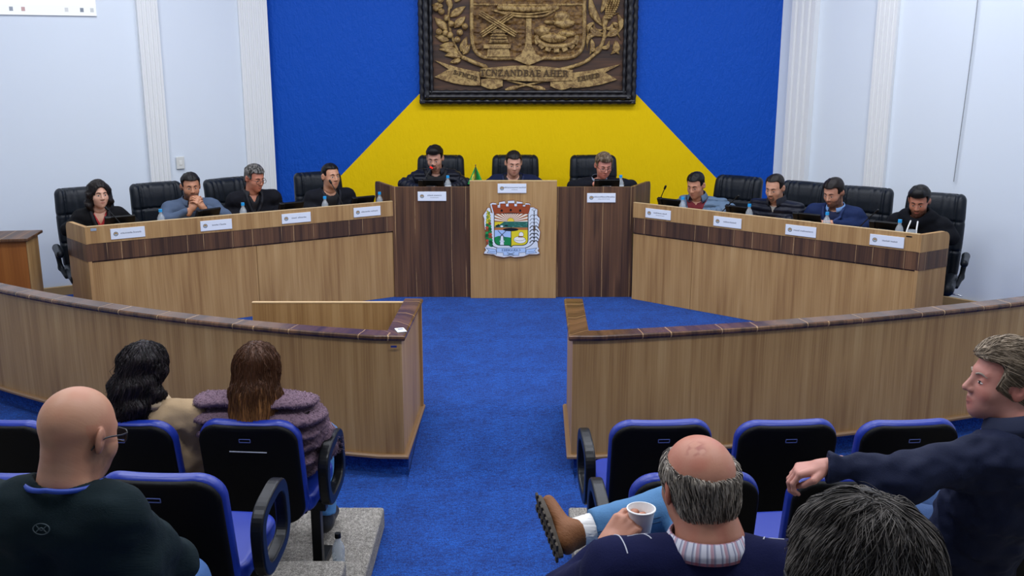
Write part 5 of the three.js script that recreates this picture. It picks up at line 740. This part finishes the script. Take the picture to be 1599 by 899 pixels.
{ const p = councillor(deskC, [0.016, 1.252, -10.08], { ...cFwd, ...deskArms(0.3, 0.86), label: 'young man in a navy jacket with a chain behind the podium', yaw: 0, hy: 0.12, hp: 0.25, skin: 0xcb9a84, fat: 0.003, sh: 0.205, lean: 0.16, eye: 0.0032, eyeDown: 0.003,
  hair: { type: 'short', color: 0x1a1412, top: 0.018, side: 0.008 }, top: { color: 0x131c38, lapel: 0x162042, rough: 0.85, vneck: { depth: 0.3, slope: 0.3 } }, inner: { color: 0x10131f, scoop: 0.015 } });
  part('chain', tube([[-0.06, 0.965, 0.16], [-0.045, 0.9, 0.235], [0.0, 0.83, 0.26], [0.045, 0.9, 0.235], [0.06, 0.965, 0.16]], 0.003, 30, 6), M.chrome, p); part('lapel_pin', new THREE.SphereGeometry(0.008, 10, 8).translate(-0.08, 0.93, 0.225), M.chrome, p); }
councillor(deskC, [0.915, 1.245, -9.93], { ...cFwd, label: 'man with glasses and brown hair bending over his tablet', yaw: 0.05, hy: 0.2, hp: 0.3, skin: 0xc98a78, red: 0.35, glasses: 0x241c1c, fat: 0.005, sh: 0.205, girth: 0.01, lean: 0.3, eye: 0.003, eyeDown: 0.003, neck: [0.88, 1.11, -10.0],
  armL: { e: [0.3, 0.88, 0.14], w: [0.13, 0.9, 0.36], curl: 0.5 }, armR: { e: [-0.3, 0.88, 0.14], w: [-0.11, 0.93, 0.38], curl: 0.5 }, hair: { type: 'short', color: 0x4a3a2c, color2: 0x7a6a58, top: 0.028, side: 0.012, quiff: 0.006, wave: 0.006 }, top: { name: 'sweater', color: 0x15171f, rough: 0.95, scoop: 0.01 }, collar: { color: 0x8c94a4, flare: 0.01, gap: 0.9, h: 0.035 } });
// right desk
councillor(deskR, [1.77, 1.1, -9.53], { ...deskArms(0.34), label: 'man in a pale blue puffer jacket over a dark red shirt', yaw: YR + 0.25, hy: -0.62, hp: 0.3, skin: 0xc08a6e, sh: 0.205, girth: 0.008, lean: 0.24, eye: 0.003, eyeDown: 0.003,
  hair: { type: 'short', color: 0x0f0d0d, top: 0.02, side: 0.006 }, top: { color: 0x5a6e84, rough: 0.5, ridge: 0.016, period: 0.06, fold: 0.004, vneck: { depth: 0.3, slope: 0.34 } }, inner: { color: 0x6e1722, depth: 0.07 }, collar: { color: 0x566a80, flare: 0.022, gap: 1.5, h: 0.055, dy: 0.012 } });
councillor(deskR, [2.395, 1.145, -9.01], { ...deskArms(0.34), label: 'man with goatee in a black quilted puffer jacket at the right desk', hy: -0.72, hp: 0.28, skin: 0xc69478, beard: 'goatee', sh: 0.215, girth: 0.014, lean: 0.22, eye: 0.003, eyeDown: 0.003,
  hair: { type: 'short', color: 0x1a1411, top: 0.016, side: 0.007, recede: 0.014 }, top: { color: 0x151824, rough: 0.42, ridge: 0.016, period: 0.058, fold: 0.004, vneck: { depth: 0.1, slope: 0.35 } }, inner: { color: 0x9a968e, depth: 0.05 }, collar: { color: 0x171a26, flare: 0.014, gap: 0.9, h: 0.06, dy: 0.012 } });
{ const p = councillor(deskR, [2.82, 1.152, -8.66], { ...deskArms(0.3), label: 'bearded man in a bright navy blue suit at the right desk', hy: -0.85, hp: 0.34, skin: 0xc08c72, beard: 'full', sh: 0.21, girth: 0.008, lean: 0.2, eye: 0.003, eyeDown: 0.003,
  armL: { e: [0.27, 0.87, 0.14], w: [0.06, 0.905, 0.34], curl: 0.5 }, armR: { e: [-0.27, 0.87, 0.14], w: [-0.08, 0.89, 0.36], curl: 0.5 }, hair: { type: 'short', color: 0x17110f, top: 0.022, side: 0.012 }, top: { color: 0x122248, lapel: 0x152a58, rough: 0.75, vneck: { depth: 0.24, slope: 0.32 } }, inner: { color: 0x101f46 }, collar: { color: 0x7fa6da, flare: 0.008, gap: 0.9, h: 0.03 } });
}
{ const o = { ...deskArms(0.32), label: 'bearded man in a black hoodie with white cords at the far right', hy: -0.56, hp: 0.33, skin: 0xb0745a, beard: 'full', sh: 0.205, girth: 0.012, lean: 0.2, eye: 0.003, eyeDown: 0.003, hair: { type: 'short', color: 0x0e0c0c, top: 0.03, side: 0.007, quiff: 0.008 }, top: { name: 'hoodie', color: 0x0e1016, rough: 0.95, hood: true, neckR: 0.072 } };
  const p = councillor(deskR, [3.385, 1.142, -8.195], o); const N = o.N || [0, 0.98, 0.17];
  for (const s of [-1, 1]) { const x = s * 0.036; part('drawstring', capTube([[x * 0.8, 0.985, 0.275], [x * 1.0, 0.93, 0.31], [x * 1.15, 0.87, 0.33], [x * 1.3, 0.8, 0.325]], 0.0065, 16, 8), M.plastic, p); } }

// ---------- the audience ----------
// bald man, third row left
{ const o = { near: 1, label: 'bald man in a dark teal shirt with lanyard seen from behind', pos: [-1.12, 0.3, -2.42], yaw: Math.PI - 0.08, head: [-1.06, 1.445, -2.28], hy: Math.PI - 0.42, hp: 0.24, hr: 0.0, hs: 0.98, neck: [-1.085, 1.345, -2.24], skin: 0xb88668, red: 0.2, w: 1.02, neckR: 0.062, beard: 'stubble', glasses: 0x101114, scalp: { y: 0.05, color: 0x4a3c36, k: 0.22 }, hip: 0.53, sh: 0.17, girth: 0.008, brow: 0.003, browColor: 0x2a1d16,
    armL: { e: [0.25, 0.7, 0.08], w: [0.15, 0.6, 0.3] }, armR: { e: [-0.195, 0.7, 0.06], w: [-0.03, 0.56, 0.28] }, top: { name: 'shirt', color: 0x132125, rough: 0.88, fold: 0.007, cell: 0.0065, neckR: 0.076 }, pants: 0x3a5f94, knees: { L: [0.18, 0.46, 0.42], R: [-0.06, 0.43, 0.42] } };
  const p = person(o), N = o.N; const ring = []; for (let i = 0; i < 40; i++) { const a = i / 40 * Math.PI * 2, s = Math.sin(a), c = Math.cos(a); ring.push([N[0] + 0.088 * s, N[1] + 0.012 - 0.04 * Math.max(0, c) - 0.012 * Math.abs(s), N[2] + 0.002 + 0.088 * c]); }
  part('lanyard', (() => { const g = new THREE.TubeGeometry(new THREE.CatmullRomCurve3(ring.map(q => V(...q)), true), 80, 0.007, 6, true); return g; })(), std(0x1d3f9e, 0.5), p);
  // round emblem below the collar
  const e = []; e.push(new THREE.TorusGeometry(0.016, 0.0016, 6, 28).scale(1.25, 0.8, 1)); for (const s of [-1, 1]) e.push(capTube([[-0.012, 0.007 * s, 0], [0, -0.003 * s, 0], [0.012, 0.007 * s, 0]], 0.0016, 10, 5)); const g = merge(e); const y = N[1] - 0.075; let zz = N[2] - 0.2; while (o.tops(N[0] + 0.01, y, zz) > 0 && zz < 0.3) zz += 0.002; g.rotateY(Math.PI); g.rotateX(0.25); g.translate(N[0] + 0.01, y, zz - 0.001); part('printed_logo', g, std(0x3a474c, 0.6), p); }
// dark-haired woman
person({ near: 1, label: 'woman with long wavy dark hair in a beige jacket seen from behind', pos: [-1.575, 0, -4.25], yaw: Math.PI + 0.02, head: [-1.6, 1.0, -4.12], hy: Math.PI - 0.2, hp: 0.2, hr: 0.08, hs: 0.95, neck: [-1.575, 0.885, -4.08], skin: 0xc99a80, hip: 0.52, sh: 0.18, girth: 0.012, noshoes: false,
  hair: { type: 'long', wavy: true, color: 0x120f10, color2: 0x2a2224, top: 0.022, side: 0.018, wave: 0.006, freq: 50, cell: 0.0042, strands: 2600, len: 0.1, r: 0.0011, steps: 8, lift: 0.006, locks: [[[0.06, 0.04, -0.03], [0.075, -0.08, -0.06], 0.045, 0.045], [[0.075, -0.08, -0.06], [0.07, -0.22, -0.1], 0.045, 0.018]], back: [[[0, 0.03, -0.05], [0.0, -0.1, -0.1], 0.08, 0.07], [[0, -0.1, -0.1], [0.01, -0.25, -0.15], 0.065, 0.03], [[0.04, -0.1, -0.1], [0.07, -0.28, -0.14], 0.05, 0.014], [[-0.04, -0.1, -0.1], [-0.04, -0.27, -0.15], 0.05, 0.012]], lo: [-0.17, -0.33, -0.24], hi: [0.17, 0.17, 0.14], flow: (x, y, z, w) => y > 0.07 ? V(x * 8 + w, -0.7, (z + 0.02) * 6) : V(w * 0.7 + 0.35 * Math.sin(y * 55), -1, w * 0.4) },
  top: { color: 0xa88f6e, rough: 0.85, fold: 0.014, cell: 0.007 }, collar: { color: 0xb09a7a, flare: 0.02, gap: 1.4, h: 0.035, tilt: 0.2 }, pants: 0x23262e });
// woman in the fur coat
person({ near: 1, label: 'woman with long light brown hair in a mauve fur coat seen from behind', pos: [-1.1, 0, -4.27], yaw: Math.PI - 0.06, head: [-1.105, 1.0, -4.12], hy: Math.PI - 0.05, hp: 0.12, hs: 0.95, neck: [-1.1, 0.885, -4.1], skin: 0xd0a48c, hip: 0.52, sh: 0.18, fineLegs: false,
  armL: { e: [0.22, 0.6, 0.03], w: [0.06, 0.6, 0.22] }, armR: { e: [-0.215, 0.6, 0.02], w: [-0.05, 0.6, 0.2] },
  hair: { type: 'long', color: 0x4a2c18, color2: 0xa87440, yTip: -0.19, top: 0.02, side: 0.014, wave: 0.005, freq: 60, cell: 0.004, strands: 3000, len: 0.12, r: 0.001, steps: 8, lift: 0.004, locks: [[[0.058, 0.04, -0.03], [0.068, -0.1, -0.05], 0.042, 0.045], [[0.068, -0.1, -0.05], [0.062, -0.24, -0.08], 0.045, 0.028]], back: [[[0, 0.04, -0.045], [0, -0.1, -0.095], 0.08, 0.075], [[0, -0.1, -0.095], [0, -0.205, -0.125], 0.075, 0.05], [[0.045, -0.1, -0.09], [0.045, -0.21, -0.12], 0.055, 0.04], [[-0.045, -0.1, -0.09], [-0.045, -0.21, -0.12], 0.055, 0.04]], lo: [-0.16, -0.33, -0.24], hi: [0.16, 0.17, 0.14], flow: (x, y, z, w) => y > 0.06 ? V(x * 9 + w, -0.8, (z + 0.01) * 4) : V(w * 0.25, -1, w * 0.2 - 0.15) },
  top: { name: 'fur_coat', color: 0x745e6a, tip: 0xa890a0, fur: true, loose: 0.014, ridge: 0.06, period: 0.072, fold: 0.006, cell: 0.006, rough: 1, hem: 0.53 }, pants: 0x4f86bc, knees: { L: [0.1, 0.49, 0.38], R: [-0.14, 0.49, 0.38] }, ankles: { L: [0.1, 0.12, 0.34], R: [-0.15, 0.12, 0.28] }, shoe: 0x1a1c22 });
// man in the navy sweater, third row right
{ const pos = [0.45, 0.3, -2.33]; const o = { near: 1, label: 'balding man in a navy sweater with plaid collar holding a cup', pos, yaw: Math.PI, head: [0.445, 1.35, -2.2], hy: Math.PI + 0.3, hp: 0.12, hs: 1.0, neck: [0.455, 1.24, -2.13], skin: 0xbc8268, red: 0.45, blotch: true, w: 1.03, neckR: 0.066, hip: 0.53, sh: 0.205, girth: 0.03, drop: -0.01, browColor: 0x9a8a7a,
    armL: { e: [0.33, 0.66, 0.02], w: [0.2, 0.785, 0.06], dir: [-0.55, 0.5, 0.35], up: [0.4, 0.4, -0.8], curl: 0.62, spread: 0.05, thumb: 0.3, side: -1 }, armR: { e: [-0.34, 0.66, 0.03], w: [-0.16, 0.6, 0.28] },
    hair: { type: 'ring', color: 0x4c4640, color2: 0xb0a698, top: 0.006, side: 0.009, wave: 0.004, strands: 3600, len: 0.028, r: 0.0008, lift: 0.005, steps: 4, flow: (x, y, z, w) => V(w * 0.8, -1, -0.5 - z * 2) },
    top: { name: 'sweater', color: 0x12163a, rough: 0.95, fold: 0.006, cell: 0.0065, neckR: 0.08, scoop: -0.0 }, pants: 0x4d7ba6, fineLegs: true };
  const L = p => { const q = [p[0] - pos[0], p[1] - pos[1], p[2] - pos[2]]; return [-q[0], q[1], -q[2]]; };   // his own frame is turned by half a turn
  const ankle = L([0.245, 0.955, -2.755]), knee = L([0.55, 1.0, -2.83]); o.knees = { L: [0.14, 0.55, 0.44], R: knee }; o.ankles = { L: [0.14, 0.1, 0.44], R: ankle }; o.boot = { k: 'R' };
  // plaid collar
  const plaid = dataTex(128, 128, (x, y) => { const f = (v, n) => { const q = (v * n) % 1; return q < 0.18 ? 1 : q < 0.26 ? 0.5 : 0; }; let c = [214, 214, 224]; c = mixc(c, [150, 60, 76], 0.65 * f(y, 3)); c = mixc(c, [96, 100, 130], 0.6 * f(x, 8)); return mixc(c, [150, 60, 76], 0.4 * f(x + 0.06, 4)); }, true, [4, 1]);
  o.collar = { flare: 0.012, gap: 0.6, h: 0.034, r: 0.078, tilt: 0.12, dy: 0.008, mat: std(0xffffff, 0.85, { map: plaid, side: THREE.DoubleSide }) };
  const p = person(o);
  // white argyle lines knitted over the shoulders: thin cords lying on the sweater
  const mLine = std(0xb8bac4, 0.9); const onTop = (x, z) => { let y = 1.2; while (o.tops(x, y, z) > 0 && y > 0.5) y -= 0.002; return [x, y + 0.0005, z]; };
  for (const s of [-1, 1]) for (const [a, b] of [[[0.13, -0.02], [0.17, 0.09]], [[0.19, -0.06], [0.215, 0.05]], [[0.11, 0.045], [0.185, 0.0]], [[0.16, 0.09], [0.225, 0.04]]]) { const N = o.N; const pts = []; for (let i = 0; i <= 8; i++) { const k = i / 8; pts.push(onTop(N[0] + s * (a[0] + (b[0] - a[0]) * k), N[2] + a[1] + (b[1] - a[1]) * k)); } part('argyle_line', tube(pts, 0.0017, 16, 5), mLine, p); }
  { const a = V(...o.knees.R), b = V(...ankle); for (const k of [-0.012, 0.012]) { const pts = []; for (let i = 0; i <= 8; i++) { const s = 0.15 + 0.82 * i / 8, c = a.clone().lerp(b, s), r = 0.0735 - 0.016 * s, d = V(0, 0.12 + k * 9, -1).normalize(); pts.push([c.x + d.x * r, c.y + d.y * r, c.z + d.z * r]); } part('jeans_seam', tube(pts, 0.0022, 20, 5), std(0x24405e, 0.9), p); } }
  // sock and boot of the crossed leg (own frame): sole faces the aisle
  const A = V(...ankle), K = V(...knee), ax = A.clone().sub(K).normalize(); const end = A.clone().addScaledVector(ax, 0.055);
  part('sock', meshSDF((x, y, z) => { const d = cone(x, y, z, [A.x - ax.x * 0.03, A.y - ax.y * 0.03, A.z - ax.z * 0.03], [end.x, end.y, end.z], 0.047, 0.043); return d - 0.0014 * Math.sin(60 * Math.atan2(y - A.y, z - A.z) * 0.5); }, [end.x - 0.15, A.y - 0.12, A.z - 0.12], [end.x + 0.15, A.y + 0.12, A.z + 0.12], 0.0045), std(0xe8e6e2, 0.95), p);
  const up = V(-ax.x, -ax.y, -ax.z); const toe = V(0, 0.42, 0.9).addScaledVector(up, -V(0, 0.42, 0.9).dot(up)).normalize(); const BM = new THREE.Matrix4().makeBasis(V().crossVectors(up, toe), up, toe); BM.scale(V(0.9, 0.68, 0.82)); BM.setPosition(end.x, end.y, end.z);
  const leather = meshSDF((x, y, z) => { let d = cone(x, y, z, [0, 0.015, -0.005], [0, -0.045, -0.015], 0.05, 0.046); d = smin(d, cone(x, y, z, [0, -0.04, 0.0], [0, -0.066, 0.15], 0.046, 0.036), 0.035); d = smin(d, sph(x, y, z, 0, -0.06, -0.035, 0.038), 0.02); d += 0.003 * (vnoise3(x * 30, y * 30, z * 30) - 0.5); d = Math.max(d, -0.098 - y); return Math.max(d, y - 0.03); }, [-0.07, -0.11, -0.09], [0.07, 0.06, 0.21], 0.004); leather.applyMatrix4(BM);
  const boot = part('boot', leather, std(0x7a4a22, 0.7, { bumpMap: texLeather, bumpScale: 0.001 }), p); 
  const so = new THREE.Shape(); for (let i = 0; i <= 30; i++) { const a = i / 30 * Math.PI * 2; const zz = 0.055 + 0.14 * Math.sin(a), xx = (0.043 + 0.006 * Math.sin(a)) * Math.cos(a) * (zz < 0.03 ? 0.85 : 1); i ? so.lineTo(xx, zz) : so.moveTo(xx, zz); } const sg = extr(so, 0.014, 0.004); sg.rotateX(Math.PI / 2); sg.translate(0, -0.094, 0); const lugs = [sg]; for (let i = 0; i < 9; i++) for (const s of [-1, 1]) lugs.push(box(0.03, 0.012, 0.018, s * 0.031, -0.114, -0.065 + i * 0.03, 0.003)); const sole = merge(lugs); sole.applyMatrix4(BM); part('sole', sole, std(0x4a4238, 0.85), boot);
  const la = []; for (let i = 0; i < 4; i++) la.push(capTube([[-0.028, -0.012 - i * 0.012, 0.042 + i * 0.018], [0, -0.004 - i * 0.013, 0.05 + i * 0.02], [0.028, -0.012 - i * 0.012, 0.042 + i * 0.018]], 0.003, 8, 5)); const lg = merge(la); lg.applyMatrix4(BM); part('laces', lg, std(0x2e2018, 0.8), boot);
  // cup in his left hand
  const c = thing('plastic_cup', 'white plastic cup held by the man in the navy sweater', 'cup', [0.345, 1.1, -2.44]); part('cup_wall', new THREE.LatheGeometry([[0, 0], [0.026, 0], [0.036, 0.068], [0.039, 0.07], [0.039, 0.074], [0.034, 0.074], [0.025, 0.003], [0, 0.003]].map(q => new THREE.Vector2(...q)), 30), M.plastic, c);
}
// grey-haired man turned in profile, second row right
{ const pos = [1.66, 0.15, -3.22]; const o = { near: 1, label: 'grey-haired man in a navy jacket with his arm along the chair backs', pos, yaw: Math.PI + 0.75, head: [1.575, 1.325, -3.03], hy: -Math.PI / 2 - 0.02, hp: -0.12, hs: 1.03, neck: [1.62, 1.195, -2.99], skin: 0xc08676, red: 0.4, w: 0.98, neckR: 0.062, hip: 0.53, sh: 0.21, girth: 0.02, eye: 0.0036, browColor: 0x9a8a7c,
    hair: { type: 'short', color: 0x5e5040, color2: 0x9c8c78, top: 0.034, side: 0.011, low: -0.02, wave: 0.004, strands: 3600, len: 0.055, r: 0.0009, lift: 0.004, steps: 6, flow: (x, y, z, w) => y > 0.05 ? V(x * 3 + w, -0.25, -1) : V(w * 0.4, -0.55, -1) },
    top: { color: 0x171d34, rough: 0.75, fold: 0.017, cell: 0.0065, loose: 0.012 }, collar: { color: 0x1c2440, flare: 0.018, gap: 1.2, h: 0.05, r: 0.078, dy: 0.012 }, pants: 0x2f4a74 };
  const inv = new THREE.Matrix4().makeRotationY(-o.yaw); const L = p => { const v = V(p[0] - pos[0], p[1] - pos[1], p[2] - pos[2]).applyMatrix4(inv); return [v.x, v.y, v.z]; };
  const shl = L([1.5, 1.1, -2.93]), shr = L([1.86, 1.06, -3.05]); o.shL = undefined; const q = L([1.5, 1.1, -2.93]); const isL = q[0] > 0;
  const ext = { e: L([1.25, 1.06, -2.9]), w: L([1.0, 1.07, -2.95]), curl: 0.95, thumb: 0.8, dir: null, up: [0, 1, 0] }; const wdir = V(-1, -0.22, -0.05).applyMatrix4(new THREE.Matrix4().makeRotationY(-o.yaw)); ext.dir = [wdir.x, wdir.y, wdir.z]; ext.side = 1; 
  const oth = { e: L([1.95, 0.8, -3.15]), w: L([1.85, 0.75, -3.4]) };
  if (isL) { o.shL = shl; o.shR = shr; o.armL = ext; o.armR = oth; } else { o.shR = shl; o.shL = shr; o.armR = ext; o.armL = oth; }
  person(o); }
// nearest grey-haired man, bottom edge
person({ near: 1, label: 'nearest man with tousled dark grey hair at the bottom edge', pos: [0.5, 0.45, -1.3], yaw: Math.PI, head: [0.475, 1.65, -1.22], hy: Math.PI + 0.35, hp: 0.2, hs: 0.95, neck: [0.485, 1.53, -1.17], skin: 0xc99078, red: 0.3, hip: 0.53, sh: 0.2, girth: 0.02, glasses: 0x202226, brow: 0.003, browColor: 0x3a3632,
  hair: { type: 'short', color: 0x241f1c, color2: 0x6a645e, top: 0.024, side: 0.018, low: -0.03, wave: 0.006, cell: 0.003, strands: 7000, len: 0.07, r: 0.0007, lift: 0.007, steps: 7, flow: (x, y, z, w) => y > 0.03 ? V(x * 7 + w * 1.2 + 0.2, -0.5, (z + 0.055) * 8 + w) : V(w * 0.7, -1, -0.4) }, top: { name: 'sweater', color: 0x22262c, rough: 0.9 }, pants: 0x20242c });
renderer.render(scene, camera);
